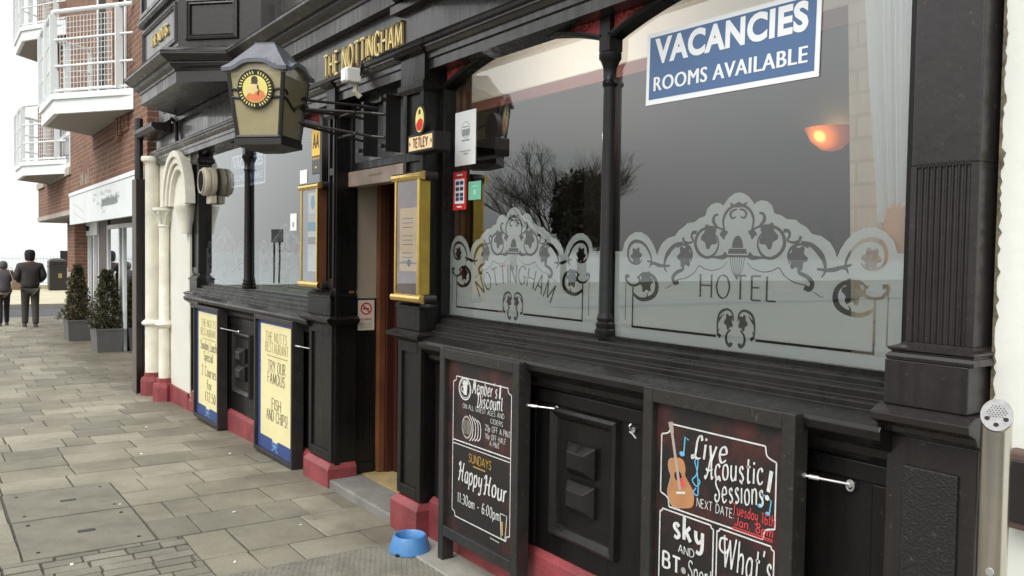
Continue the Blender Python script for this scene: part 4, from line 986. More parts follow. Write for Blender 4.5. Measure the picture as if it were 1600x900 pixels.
shop = sw.build('shop_door', M['upvc'], bk, bevel=.004)
g = MB(); g.face((.57, 13.39, -.1), (.57, 15.0, -.1), (.57, 15.0, 1.98), (.57, 13.39, 1.98)); g.build('glass_pane', M['glass_shop'], shop, recalc=False)
g = MB(); g.face((.57, 15.09, -.2), (.57, 16.25, -.2), (.57, 16.25, 1.98), (.57, 15.09, 1.98)); g.face((.57, 16.69, -.2), (.57, 17.8, -.2), (.57, 17.8, 1.98), (.57, 16.69, 1.98)); g.build('glass_pane', M['glass_shop'], shop, recalc=False)
m = MB(); m.tube([(.50, 16.72, .75), (.48, 16.72, .8), (.48, 16.72, 1.15), (.50, 16.72, 1.2)], .015, 8); m.build('door_handle', M['galv'], shop)
ww = MB(); ww.box(.52, .62, 18.9, 20.29, 1.88, 2.18); ww.box(.55, .62, 18.9, 18.98, -.3, 1.88); ww.box(.55, .62, 19.5, 19.6, -.3, 1.88); ww.box(.55, .62, 20.2, 20.29, -.3, 1.88); ww.box(.55, .62, 18.9, 20.29, -.3, -.1)
w_ = ww.build('shop_window', M['upvc'], bk, bevel=.004)
g = MB(); g.face((.585, 18.95, -.1), (.585, 20.25, -.1), (.585, 20.25, 1.9), (.585, 18.95, 1.9)); g.build('glass_pane', M['glass_shop'], w_, recalc=False)
m = MB(); m.lathe([(.05, 0), (.055, .03), (.04, .06)], (.47, 19.9, 2.03), axis='X', n=12); m.build('door_sensor', M['dark'], w_)
# goods in the shop window
rnd = random.Random(4); gm = [M['stickred'], M['paper'], M['menupaper'], M['wood'], M['discorange']]
for i in range(9):
    y = 13.6 + (i % 3) * .45; z = -.05 + (i // 3) * .55
    m = MB(); m.box(.95, 1.2, y, y + .3, z, z + rnd.uniform(.25, .48)); m.build('window_display', gm[i % 5], bk, bevel=.01)
# signboard
r = root('shop_signboard', (-.1, 12, 2.0), 'long white shop signboard with worn grey lettering on brick building', 'shop sign')
m = MB(); m.box(-.10, -.052, 11.42, 17.85, 2.04, 2.56); m.build('sign_panel', mat('weathered_sign', (.70, .74, .74), .4, noise=.10, nscale=1.2), r, bevel=.006)
m = MB(); m.box(-.112, -.052, 11.42, 17.87, 2.561, 2.625); m.build('sign_capping', M['whitemetal'], r, bevel=.005)
pl = street(13.75, 2.25, -.1); m = MB(); rnd = random.Random(8); u = -.62
while u < .62:
    w = rnd.uniform(.05, .11); pl.poly(m, [(u, rnd.uniform(-.01, .01)), (u + w, rnd.uniform(-.01, .02)), (u + w * .9, rnd.uniform(.08, .14)), (u + w * .4, rnd.uniform(.10, .17)), (u + .01, rnd.uniform(.07, .12))], .002 + .0003 * (int(u * 100) % 3)); u += w * .92
m.build('worn_lettering', mat('faded_grey', (.22, .25, .24), .7), r)
m = MB()
for k in range(14):
    u = rnd.uniform(-1.6, .7); v = rnd.uniform(-.15, .2); pl.poly(m, [(u, v), (u + rnd.uniform(.1, .5), v + rnd.uniform(-.05, .05)), (u + rnd.uniform(.1, .4), v + rnd.uniform(.02, .08)), (u + .02, v + .04)], .001 + k * .00005)
for k in range(2):
    for q in line([(-3.6, .17 - k * .16), (-2.4, -.02 - k * .14)], .02): pl.quads(m, [q], 0, 0, .002)
m.build('scuff_mark', mat('scuffs', (.52, .57, .57), .6), r)
# sash window and pale brick letters on the wall
w_ = MB(); w_.box(-.055, .0, 18.1, 20.3, 3.15, 4.5); w_ = w_.build('sash_window', M['upvc'], bk)
m = MB()
for a, b in ((18.2, 19.15), (19.25, 20.2)):
    for z in (3.25, 3.85): m.box(-.058, -.0555, a, b, z, z + .52)
m.build('glass_pane', M['blackglass'], w_)
pl = street(16.3, 2.72, -.05); m = MB()
for u, h in ((-.5, .2), (-.36, .16), (-.28, .22), (.0, .16), (.1, .16), (.3, .24)): pl.rect(m, u, u + .05, 0, h, .003)
for q in line([(-.55, .0), (-.42, .18), (-.3, .0)], .03) + line([(.08, .12), (.2, .0), (.3, .12)], .03): pl.quads(m, [q], 0, 0, .004)
m.build('wall_lettering', M['stone'], bk)
m = MB(); pl.rect(m, -.45, .45, .1, .38, .0015); m.build('letter_ghost', mat('ghost_brick', (.2, .1, .075), .9, noise=.3, nscale=9), bk)
# openings behind the balconies
for y0, y1, z0, z1 in ((12.6, 14.9, 3.55, 5.6), (19.6, 21.4, 3.2, 5.2), (12.6, 14.9, 6.2, 8.2), (19.6, 21.4, 5.8, 7.9)):
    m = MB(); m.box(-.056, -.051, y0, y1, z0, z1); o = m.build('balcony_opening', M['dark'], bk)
    m = MB()
    for y in (y0, (y0 + y1) / 2 - .05, y1 - .1): m.box(-.075, -.057, y, y + .1, z0, z1)
    m.box(-.075, -.057, y0 + .1, y1 - .1, z1 - .1, z1); m.build('door_frame', M['upvc'], o)
    m = MB(); m.box(-.16, -.076, y0 + .45, y0 + .95, z0, z1 - .02); m.build('brick_pier', M['brick2'], o)
# corbelled brick steps below the big balcony
m = MB()
for i in range(5): m.box(-.05 - .02, -.049, 12.5 + i * .28, 15.4, 3.44 - .22 + i * .0 - .0, 3.45) if i == 0 else m.box(-.06 - .012 * i, -.049, 12.4 + i * .16, 12.55 + i * .16, 3.40 - .07 * i, 3.45)
m.build('corbel_course', M['brick'], bk)

def balcony(y, z, xa, label, mesh=True):
    """plan: outer edge parallel to the street, 45 degree cheek towards the viewer; y, z = outer near corner and underside"""
    r = root('balcony', (-.05, y, z), label, 'balcony', 'white balconies on the brick flats')
    A, B, C, D, E_ = (xa, y + 1.5), (xa, y), (-.2, y - .95), (-.06, y - 1.15), (-.06, y + 2.2)
    pl_ = [A, B, C, D, E_]
    off = lambda P, o: [(P[0][0] - o, P[0][1] + o), (P[1][0] - o, P[1][1] - o * .41), (P[2][0] - o * .5, P[2][1] - o), P[3], P[4]]
    m = MB(); m.loft([[(p[0], p[1], z + h) for p in off(pl_, o)] for o, h in ((0, 0), (0, .18), (.03, .19), (.03, .27), (-.02, .28))]); m.build('deck_slab', M['whitemetal'], r)
    m = MB(); m.face(*[(p[0], p[1], z - .003) for p in off(pl_, -.06)]); m.build('deck_soffit', M['soffit'], r)
    z0, z1 = z + .28, z + 1.38
    rl = MB(); path = [E_, A, B, C, D]
    for h, rad in ((z1, .032), (z0 + .72, .016), (z0 + .36, .016), (z0 + .03, .016)): rl.tube([(p[0], p[1], h) for p in path], rad, 8)
    rl.build('handrail', M['whitemetal'], r)
    for (p, q, n) in ((A, B, 2), (B, C, 1), (C, D, 1), (E_, A, 2)):
        for i in range(n):
            t = i / n; x, yy = p[0] + (q[0] - p[0]) * t, p[1] + (q[1] - p[1]) * t
            m = MB(); m.box(x - .045, x + .045, yy - .03, yy + .03, z0, z1 - .03); m.build('post', M['whitemetal'], r)
    for (p, q) in ((B, C), (A, B)):
        m = MB(); d = Vector((q[0] - p[0], q[1] - p[1], 0)); L = d.length; d.normalize()
        n = int(L / .075); s = .12
        for i in range(n + 1):
            t = s + (L - 2 * s) * i / n; m.tube([(p[0] + d.x * t, p[1] + d.y * t, z0 + .05), (p[0] + d.x * t, p[1] + d.y * t, z1 - .08)], .004, 4)
        for j in range(14):
            h = z0 + .05 + (z1 - z0 - .13) * j / 13; m.tube([(p[0] + d.x * s, p[1] + d.y * s, h), (p[0] + d.x * (L - s), p[1] + d.y * (L - s), h)], .004, 4)
        m.build('mesh_panel', M['whitemetal'], r)
    return r
balcony(13.3, 3.45, -.86, 'large white steel balcony with wire mesh nearest the pub, above the shop signboard')
balcony(19.7, 3.05, -.70, 'small white balcony farthest down the street, lower of the two at the left edge')
balcony(19.7, 5.72, -.70, 'white balcony at the top left corner, above the lower far balcony')
m = None

# ================================================================== SIGNS, LAMPS AND FITTINGS ON THE PUB
# gilded fascia letters
def gilt(name, pl, txt, h, xs, label, loc, track=.2):
    r = root(name, loc, label, 'lettering'); words_ = txt.split(); full = text2d(txt, h, xs, .135, .085, .07, track)[1]
    wds = [text2d(w, h, xs, .135, .085, .07, track) for w in words_]; gap = (full - sum(w for _, w in wds)) / max(1, len(wds) - 1); u = -full / 2
    for Q, w in wds:
        m = MB()
        for q in Q: m.hexa([pl.p(a_ + u + w / 2, v, .002) for a_, v in q], [pl.p(a_ + u + w / 2, v, .016) for a_, v in q])
        m.build('gilt_word', M['gold'], r); u += w + gap
gilt('fascia_lettering', street(5.115, 2.815, -.02), 'THE NOTTINGHAM', .150, .62, 'gilt letters reading THE NOTTINGHAM on the dark fascia above the door', (-.02, 5.115, 2.81), .24)
pl = street(8.46, 3.52, -.52)
m = MB(); pl.rect(m, -.58, .58, -.075, .18, .001); m.build('panel_face', M['fascia'], bay1)
gilt('fascia_lettering', Plane((-.5215, 8.46, 3.535), (0, -1, 0), (0, 0, 1)), 'THE NOTTS', .10, .78, 'small gilt letters reading THE NOTTS on the oriel bay panel', (-.52, 8.46, 3.53), .26)

# corner lantern on its iron bracket
LC = Vector((-.66, 5.0, 0))
def rot45(p): c = math.cos(R(-45 + 0)); s = math.sin(R(-45)); return Vector((LC.x + p.x * c - p.y * s, LC.y + p.x * s + p.y * c, p.z))
lan = root('wall_lantern', (LC.x, LC.y, 2.2), 'large four-sided hanging lantern with amber glass and huntsman badge on an iron bracket', 'lantern')
zb, zt, hb, ht = 2.26, 2.612, .130, .168
# amber panes: a tapered box
m = MB(); m.loft([[(-h, -h, z), (h, -h, z), (h, h, z), (-h, h, z)] for h, z in ((hb, zb), (ht, zt), (ht, zt + .03))]); m.xf(rot45); m.build('glass_body', M['lanternglass'], lan)
f = MB()
for sx, sy in ((-1, -1), (1, -1), (1, 1), (-1, 1)):
    f.tube([(sx * hb, sy * hb, zb - .005), (sx * ht, sy * ht, zt + .01)], .013, 6)
for i in range(4):
    c = [(-1, -1), (1, -1), (1, 1), (-1, 1)][i]; d = [(-1, -1), (1, -1), (1, 1), (-1, 1)][(i + 1) % 4]
    def at_(t, z, o=.004):
        k = (z - zb) / (zt - zb); h = hb + (ht - hb) * k + o; a = Vector((c[0] * h, c[1] * h, z)); b = Vector((d[0] * h, d[1] * h, z)); return tuple(a.lerp(b, t))
    f.tube([at_(0, zb), at_(1, zb)], .013, 6)
    # swagged bars
    f.tube([at_(t / 12, zb + .225 - .045 * (math.exp(-((t / 12 - .5) / .22) ** 2))) for t in range(13)], .008, 6)
    f.tube([at_(0, zb + .27), at_(.12, zb + .268), at_(.2, zb + .25)], .007, 5); f.tube([at_(1, zb + .27), at_(.88, zb + .268), at_(.8, zb + .25)], .007, 5)
    f.lathe([(.0, -.012), (.009, 0), (.0, .012)], at_(.5, zb + .17, .01), n=8)
f.box(-hb - .015, hb + .015, -hb - .015, hb + .015, zb - .045, zb - .008)
f.loft([[(-h, -h, z), (h, -h, z), (h, h, z), (-h, h, z)] for h, z in ((.06, zb - .075), (hb + .01, zb - .045))])
f.xf(rot45); f.build('lantern_frame', M['iron'], lan)
# roof with an arched eyebrow on every side
rf = MB(); n = 14; E0 = .198
def eave(t): return .046 * math.exp(-((t - .5) / .27) ** 4)
for i in range(4):
    c = [(-1, -1), (1, -1), (1, 1), (-1, 1)][i]; d = [(-1, -1), (1, -1), (1, 1), (-1, 1)][(i + 1) % 4]
    rings = []
    for t in range(n + 1):
        a = Vector((c[0], c[1], 0)).lerp(Vector((d[0], d[1], 0)), t / n)
        e = eave(t / n); z0 = zt + .035 + e
        z0 = zt + .03; pz = lambda q: z0 + (E0 - q) / (E0 - .06) * .17
        rings.append([(a.x * ht * .9, a.y * ht * .9, z0 + e - .004), (a.x * E0, a.y * E0, z0 + e - .012), (a.x * (E0 + .002), a.y * (E0 + .002), z0 + e + .010), (a.x * .168, a.y * .168, max(pz(.168), z0 + e + .014)), (a.x * .135, a.y * .135, max(pz(.135), z0 + e * .6 + .014)), (a.x * .06, a.y * .06, pz(.06))])
    rf.loft(rings, cap=True, closed=False)
rf.box(-.062, .062, -.062, .062, zt + .193, zt + .206)
rf.xf(rot45); rf.build('lantern_roof', M['lanternroof'], lan)
# arched heads of the faces
hd = MB()
for i in range(4):
    c = [(-1, -1), (1, -1), (1, 1), (-1, 1)][i]; d = [(-1, -1), (1, -1), (1, 1), (-1, 1)][(i + 1) % 4]
    P = []
    for t in range(n + 1):
        a = Vector((c[0], c[1], 0)).lerp(Vector((d[0], d[1], 0)), t / n); P.append((a.x * (ht + .002), a.y * (ht + .002), zt + .03 + eave(t / n)))
    hd.face(*([(c[0] * (ht + .002), c[1] * (ht + .002), zt + .02), (d[0] * (ht + .002), d[1] * (ht + .002), zt + .02)] + P[::-1]))
hd.xf(rot45); hd.build('arched_head', M['lanternglass'], lan)
# badges on two faces (towards the viewer and the street)
def badge(nx, ny):
    k = .66; zc = zb + .268; h = hb + (ht - hb) * ((zc - zb) / (zt - zb)) + .004
    tilt = (ht - hb) / (zt - zb)
    U = Vector((-ny, nx, 0)); V = Vector((nx * tilt, ny * tilt, 1))
    fr = Plane(tuple(Vector((nx * h, ny * h, zc))), U, V)
    def wr(mb_): mb_.xf(rot45); return mb_
    r0 = .110
    m = MB(); P = disc(r0, 32); m.loft([[fr.p(a, b, hh) for a, b in P] for hh in (.0, .014)]); bd = wr(m).build('badge', M['iron'], lan)
    m = MB(); fr.poly(m, disc(.077, 32), .0145); wr(m).build('badge_disc', M['discyellow'], bd)
    m = MB()
    for i in range(34):                               # ring lettering, too small to read
        a = 2 * math.pi * i / 34
        if i % 9 == 8: continue
        for q in line([(.084 * math.cos(a), .084 * math.sin(a)), (.100 * math.cos(a + .02), .100 * math.sin(a + .02))], .0065): fr.quads(m, [q], 0, 0, .0148)
    wr(m).build('ring_lettering', M['discyellow'], bd)
    m = MB(); fr.poly(m, [(-.042, -.062), (-.06, -.045), (-.04, -.02), (-.012, -.03), (.012, -.012), (.035, -.006), (.056, -.02), (.062, -.042), (.035, -.066), (.0, -.075)], .0152); wr(m).build('red_coat', M['discorange'], bd)
    m = MB(); fr.poly(m, [(-.012, .03), (-.022, .045), (-.018, .066), (0, .074), (.016, .066), (.02, .044), (.014, .032)], .0156); fr.poly(m, [(-.024, .03), (.018, .026), (.018, .032), (-.024, .037)], .0157); fr.poly(m, [(.012, -.03), (.022, -.002), (.028, -.004), (.02, -.04)], .0158); fr.poly(m, [(.012, .02), (.022, .022), (.024, -.002), (.014, .0)], .0159)
    wr(m).build('black_hat', M['ink'], bd)
    m = MB(); fr.poly(m, [(-.016, .03), (.012, .028), (.014, .0), (.0, -.016), (-.014, -.01), (-.02, .01)], .0154); fr.poly(m, [(-.052, .01), (-.03, .016), (-.026, -.02), (-.048, -.026)], .0155); wr(m).build('face_patch', M['menupaper'], bd)
badge(-1, 0); badge(0, -1)
# iron bracket to the wall
bkt = MB()
for y0, y1, z0, z1 in ((4.98, 4.72, 2.46, 2.44), (5.02, 5.04, 2.46, 2.45), (4.98, 4.72, 2.38, 2.30), (5.02, 5.04, 2.38, 2.31), (5.0, 4.88, 2.52, 2.50)):
    bkt.tube([(-.50, y0, z0), (-.1, (y0 + y1 * 3) / 4, z1 + .01), (-.02, y1, z1)], .009, 7)
bkt.tube([(-.66, 5.0, 2.70), (-.66, 5.0, 2.80)], .012, 8)
for y1 in (4.72, 5.04):
    bkt.box(-.045, .07, y1 - .018, y1 + .018, 2.22, 2.56); bkt.tube([(-.05, y1, 2.25), (-.075, y1, 2.25)], .014, 8); bkt.tube([(-.05, y1, 2.53), (-.075, y1, 2.53)], .014, 8)
bkt.tube([(-.47, 4.88, 2.46), (-.47, 5.12, 2.46)], .009, 6); bkt.tube([(-.2, 4.8, 2.45), (-.2, 5.04, 2.45), (-.2, 5.04, 2.32), (-.2, 4.78, 2.32)], .007, 6)
bkt.build('wall_bracket', M['iron'], lan)

# security light, cable and small box over the door
r = root('security_light', (-.12, 5.0, 2.70), 'white floodlight with motion sensor above the pub door', 'light')
m = MB(); m.box(-.20, -.10, 4.93, 5.02, 2.655, 2.745); m.build('lamp_head', M['whiteplastic'], r, bevel=.008)
m = MB(); m.box(-.205, -.2005, 4.94, 5.01, 2.665, 2.735); m.build('lens', M['paper'], r)
m = MB(); m.tube([(-.12, 4.97, 2.66), (-.13, 4.96, 2.60), (-.10, 4.95, 2.57)], .018, 8); m.build('motion_sensor', M['plastic'], r)
m = MB(); m.tube([(-.11, 4.93, 2.70), (-.13, 4.86, 2.775), (-.125, 4.78, 2.79), (-.12, 4.66, 2.765), (-.125, 4.55, 2.775), (-.12, 4.45, 2.77)], .005, 6); m.build('cable', M['iron'], r)
tag(MB().tube([(-.115, 5.9, 2.765), (-.11, 5.2, 2.76), (-.118, 4.2, 2.772), (-.11, 3.2, 2.764), (-.118, 2.2, 2.772), (-.112, 1.3, 2.766)], .0055, 6).build('cable', M['iron'], None, (-.11, 4, 2.76)), 'thin black cable clipped along the ledge of the fascia', 'cable')

# menu cases
def menu_case(ya, yb, z0, z1, label, kind):
    """ya far edge, yb near edge"""
    r = root('menu_case', (-.06, (ya + yb) / 2, z0), label, 'menu case', 'brass menu cases beside the door')
    x0 = -.128
    m = MB(); m.box(x0 + .012, -.06, yb + .0, ya, z0, z1); m.build('case_box', M['wood'] if kind == 'leaflet' else M['brass_dull'], r)
    fr = MB()
    fr.box(x0 - .004, x0 + .012, yb, yb + .022, z0, z1); fr.box(x0 - .004, x0 + .012, ya - .016, ya, z0, z1); fr.build('case_frame', M['brass'], r, bevel=.003)
    for z in (z0 - .012, z1 + .012):
        m = MB(); m.lathe([(.0, yb - .03), (.024, yb - .03), (.024, ya + .03), (0., ya + .03)], (x0 + .01, 0, z), axis='Y', n=18); m.build('brass_rail', M['brass'], r, smooth=True)
        m = MB(); m.lathe([(.0, 0), (.027, 0), (.027, .075), (.0, .075)], (x0 + .02, yb - .012, z), axis='X', n=14); m.build('end_cap', M['iron'], r, smooth=True)
    pl = street((ya + yb) / 2, z0, x0 + .009); w = (ya - yb) / 2 - .02; H = z1 - z0
    m = MB(); pl.rect(m, -w, w, .01, H - .01, .0); m.build('backing', mat('case_backing', (.42, .42, .45), .6) if kind == 'leaflet' else mat('case_backing_mauve', (.34, .25, .27), .6, noise=.3, nscale=3), r)
    if kind == 'menu':
        m = MB(); pl.rect(m, -w * .78, w + .004, .14, H - .16, .0015); m.build('menu_sheet', M['menupaper'], r)
        m = MB()
        for q in line([(-w * .78, .185), (w, .185)], .006): pl.quads(m, [q], 0, 0, .003)
        pl.poly(m, disc(.022, 10, .02, .186), .0035)
        for i in range(12):
            if i % 4 == 3: continue
            for q in line([(-w * .5, H - .22 - i * .024), (w * .5, H - .22 - i * .024)], .0035): pl.quads(m, [q], 0, 0, .003)
        m.build('menu_print', M['navy'], r)
    else:
        m = MB(); pl.rect(m, -w * .3, w * .95, .08, .36, .0015); pl.rect(m, -w * .25, w, .37, .63, .002); m.build('leaflet', M['paper'], r)
        m = MB(); pl.rect(m, -w * .25, w, .37, .425, .003); pl.poly(m, disc(.035, 14, w * .4, .56, .05), .003); m.build('leaflet_picture', M['stickblue'], r)
        m = MB(); pl.rect(m, -w * .25, w * .9, .27, .32, .003)
        for i in range(5):
            for q in line([(-w * .2, .48 - i * .011), (w * .7, .48 - i * .011)], .003): pl.quads(m, [q], 0, 0, .003)
        m.build('leaflet_print', M['paperprint'], r)
    m = MB(); pl.rect(m, -w, w, .0, H, .006); m.build('case_glass', M['caseglass'], r, recalc=False)
menu_case(4.405, 4.115, 1.362, 2.015, 'brass framed menu case right of the door holding a cream menu', 'menu')
menu_case(5.885, 5.575, 1.385, 2.045, 'brass framed menu case left of the door holding white and blue leaflets', 'leaflet')

# pump-clip style brewery sign
r = root('brewery_sign', (-.1, 4.04, 2.14), 'small brewery sign reading TETLEY with an oval huntsman emblem above the right menu case', 'sign')
pl = street(4.05, 2.195, -.16)
m = MB(); pl.slab(m, -.145, .145, -.05, .048, -.10, 0); m.build('sign_box', M['iron'], r, bevel=.004)
m = MB(); pl.rect(m, -.13, .13, -.038, .036, .001); m.build('sign_face', M['menupaper'], r)
m = MB(); Q, _ = text2d('TETLEY', .046, .72, .30, .2, .12, .12); pl.quads(m, Q, 0, -.023, .002); m.build('sign_lettering', mat('sign_maroon', (.16, .05, .035), .5), r); m = MB()
for u in (-.118, .118): pl.poly(m, [(u - .008, 0), (u, -.014), (u + .008, 0), (u, .014)], .0022)
m.build('sign_diamond', M['ink'], r)
m = MB(); P = disc(.062, 28, 0, .12, .085); m.loft([[pl.p(a, b, h) for a, b in P] for h in (-.03, .006)]); o = m.build('oval_emblem', M['iron'], r)
m = MB(); pl.poly(m, disc(.046, 28, 0, .12, .067), .0068); m.build('emblem_ground', M['discyellow'], o)
m = MB(); pl.poly(m, [(-.034, .078), (-.036, .10), (-.016, .118), (.012, .128), (.034, .115), (.038, .09), (.02, .064), (-.012, .06)], .0074); m.build('emblem_coat', M['discred'], o)
m = MB(); pl.poly(m, [(-.014, .15), (-.012, .168), (0, .178), (.012, .168), (.014, .15)], .0076); m.build('emblem_hat', M['ink'], o)
m = MB(); pl.poly(m, [(-.010, .148), (.012, .148), (.012, .128), (-.006, .122)], .0075); m.build('emblem_face', M['menupaper'], o)
m = MB(); m.box(-.1, -.06, 4.02, 4.08, 2.16, 2.22); m.build('sign_bracket', M['iron'], r)

# AA plaque
r = root('rating_plaque', (.07, 6.02, 2.2), 'yellow and grey AA plaque with four stars left of the doorway', 'plaque')
pl = street(6.10, 2.352, .070)
m = MB(); pl.slab(m, -.085, .085, -.165, .19, -.012, 0); m.build('plaque_panel', M['aagrey'], r, bevel=.002)
m = MB(); pl.rect(m, -.085, .085, -.03, .19, .001); m.build('yellow_field', M['aayellow'], r)
m = MB(); Q, _ = text2d('AA', .105, .66, .22, .22, 0, .04, .12); pl.quads(m, Q, -.008, .025, .002); m.build('plaque_lettering', M['ink'], r)
m = MB()
for i in range(4):
    P = []
    for k in range(10):
        rr = .014 if k % 2 == 0 else .0065; a = math.pi / 2 + k * math.pi / 5; P.append((-.054 + i * .036 + rr * math.cos(a), -.052 + rr * math.sin(a)))
    pl.poly(m, P, .0015)
pl.rect(m, -.02, .012, -.125, -.11, .0015); m.build('star', M['aayellow'], r)

# round ventilator with its cowl
r = root('window_ventilator', (.07, 8.72, 2.1), 'round cream ventilator cowl projecting from the far window', 'ventilator')
c = (0.015, 8.80, 2.29)
vb = MB(); vb.lathe([(.0, -.075), (.110, -.075), (.130, -.07), (.142, -.055), (.142, -.02), (.131, -.016), (.131, -.006), (.143, -.002), (.145, .03), (.14, .045), (.12, .055), (.0, .057)], c, axis='X', n=32)
vb.build('cowl', M['plastic'], r, smooth=True)
m = MB()
for k in range(-5, 6):
    z = k * .021; hw = math.sqrt(max(0, .108 ** 2 - z * z))
    if hw > .02: m.box(-.0635, -.0605, c[1] - hw, c[1] + hw, c[2] + z - .0065, c[2] + z + .0035)
m.build('grille_slat', M['dark'], r)
m = MB(); m.lathe([(.108, -.0755), (.120, -.0755), (.120, -.085), (.108, -.085), (.108, -.0755)], c, axis='X', n=32); m.build('grille_rim', M['plastic'], r)
m = MB(); m.box(.005, .075, 8.73, 8.87, 2.07, 2.15); m.build('mounting_block', M['plastic'], r, bevel=.01)

# VACANCIES signs (inside the glass)
def vac(name, yc, zc, w, h, tilt, label, X, faded=False):
    r = root(name, (X, yc, zc - h / 2), label, 'sign', 'vacancies signs in the windows')
    U = Vector((0, -math.cos(tilt), math.sin(tilt))); pl = Plane((X, yc, zc), U, Vector((0, math.sin(tilt), math.cos(tilt))))
    m = MB(); pl.slab(m, -w / 2, w / 2, -h / 2, h / 2, -.004, 0); m.build('sign_panel', M['signwhite'], r)
    m = MB(); b = h * .06; pl.rect(m, -w / 2 + b, w / 2 - b, -h / 2 + b * 1.2, h / 2 - b, .0008); m.build('blue_field', M['signblue'], r)
    for txt, hh, xs, v in (('VACANCIES', h * .335, 1., .075 * h), ('ROOMS AVAILABLE', h * .205, 1., -.315 * h)):
        m = MB(); Fc = bfont(txt, hh, 1., (.06 if txt[0] == 'V' else 0.) * hh, 1.07); us = [p[0] for q in Fc for p in q]; k = (w * .90) / (max(us) - min(us)); u0 = (max(us) + min(us)) / 2
        for sh_ in ((0,) if txt[0] == 'V' else (-.045, 0, .045)): pl.quads(m, [[((p[0] - u0) * k * .985 + sh_ * hh, p[1]) for p in q] for q in Fc], 0, v, .0016 + sh_ * .004)
        m.build('sign_lettering', M['signwhite'], r)
vac('window_sign', 2.160, 2.351, .815, .285, R(-.9), 'blue and white VACANCIES ROOMS AVAILABLE sign in the big window nearest the viewer', GX - .006)
vac('window_sign', 7.87, 2.352, .98, .30, R(-.6), 'pale VACANCIES ROOMS AVAILABLE sign behind the far window column', GX + .03)

# notices on the glass
def notice(name, y0, y1, z0, z1, m_, label, cat='notice', X=GX - .004, tilt=0):
    r = root(name, (X, (y0 + y1) / 2, z0), label, cat)
    pl = Plane((X, (y0 + y1) / 2, (z0 + z1) / 2), (0, -1, tilt), (0, tilt, 1)); w, h = (y0 - y1) / 2, (z1 - z0) / 2
    m = MB(); pl.slab(m, -w, w, -h, h, -.0015, 0); m.build('sheet', m_, r); return r, pl, w, h
r, pl, w, h = notice('certificate', 4.085, 3.872, 2.085, 2.378, M['paper'], 'white certificate sheet taped to the glass at top left of the near window', 'certificate')
m = MB(); pl.poly(m, disc(.045, 20, .005, .045), .0006); m.build('emblem_ring', M['paperprint'], r)
m = MB(); pl.poly(m, disc(.041, 20, .005, .045), .0009); m.build('emblem_ground', M['paper'], r)
m = MB(); pl.rect(m, -.03, .045, .012, .048, .0012)
for q in line([(-.035, -.012), (.045, -.012)], .008) + line([(-.05, -.07), (.06, -.07)], .004) + line([(-.015, -.085), (.03, -.085)], .006) + line([(-.025, .06), (.035, .06)], .006): pl.quads(m, [q], 0, 0, .0013)
m.build('print', M['paperprint'], r)
r, pl, w, h = notice('card_sticker', 4.100, 3.962, 1.845, 2.053, M['stickred'], 'red card payment sticker on the glass below the white certificate', 'sticker')
m = MB(); pl.rect(m, -w * .72, w * .72, -h * .68, h * .62, .0006); m.build('white_field', M['paper'], r)
m = MB()
for i, v in enumerate((.042, .01, -.022, -.045)):
    for j in (-1, 1): pl.rect(m, j * .022 - .018, j * .022 + .018, v - .010, v + .010, .001)
m.build('card_logo', M['navy'], r)
m = MB()
for q in line([(-.03, .086), (.03, .086)], .008) + line([(-.025, -.088), (.025, -.088)], .008): pl.quads(m, [q], 0, 0, .001)
m.build('sticker_lettering', M['paper'], r)
r, pl, w, h = notice('green_sticker', 3.938, 3.813, 1.893, 1.992, M['stickgreen'], 'small pale green square sticker beside the red card sticker', 'sticker')
m = MB(); pl.poly(m, disc(.016, 12, 0, -.008), .0006); pl.rect(m, -.03, .03, .02, .026, .0006); m.build('print', mat('pale_green', (.3, .62, .48), .5), r)
notice('paper_slip', 6.45, 6.30, 2.13, 2.235, M['paper'], 'small white slip on the far window above the leaflet case', 'notice')
r, pl, w, h = notice('paper_slip', 6.66, 6.52, 1.77, 1.905, M['paper'], 'small white card on the far window left of the leaflet case', 'notice')
m = MB(); pl.rect(m, -.02, .02, -.04, .0, .0006); m.build('print', M['paperprint'], r)
# no smoking sign in the lobby
r = root('no_smoking_sign', (.175, 5.43, 1.06), 'white no smoking sign with red ring inside the doorway', 'sign')
pl = Plane((.176, 5.4335, 1.168), (1, 0, 0), (0, 0, 1))
m = MB(); pl.slab(m, -.062, .062, -.105, .105, -.003, 0); m.build('sign_panel', mat('sign_card', (.62, .55, .46), .6), r)
m = MB()
for q in ribbon([(.038 * math.cos(a * .2618), .045 + .038 * math.sin(a * .2618)) for a in range(25)], lambda t, a: .0105): pl.quads(m, [q], 0, 0, .001)
for q in line([(-.026, .071), (.026, .019)], .010): pl.quads(m, [q], 0, 0, .0018)
m.build('red_ring', M['stickred'], r)
m = MB(); pl.rect(m, -.026, .022, .040, .050, .0005); m.build('cigarette_symbol', M['ink'], r)
m = MB(); Q, _ = text2d('NO SMOKING', .014, .7, .2, .2, 0, .14); pl.quads(m, Q, 0, -.035, .001); m.build('sign_lettering', M['stickred'], r)
m = MB()
for i in range(4):
    for q in line([(-.045, -.055 - i * .011), (.045, -.055 - i * .011)], .003): pl.quads(m, [q], 0, 0, .001)
m.build('small_print', M['paperprint'], r)

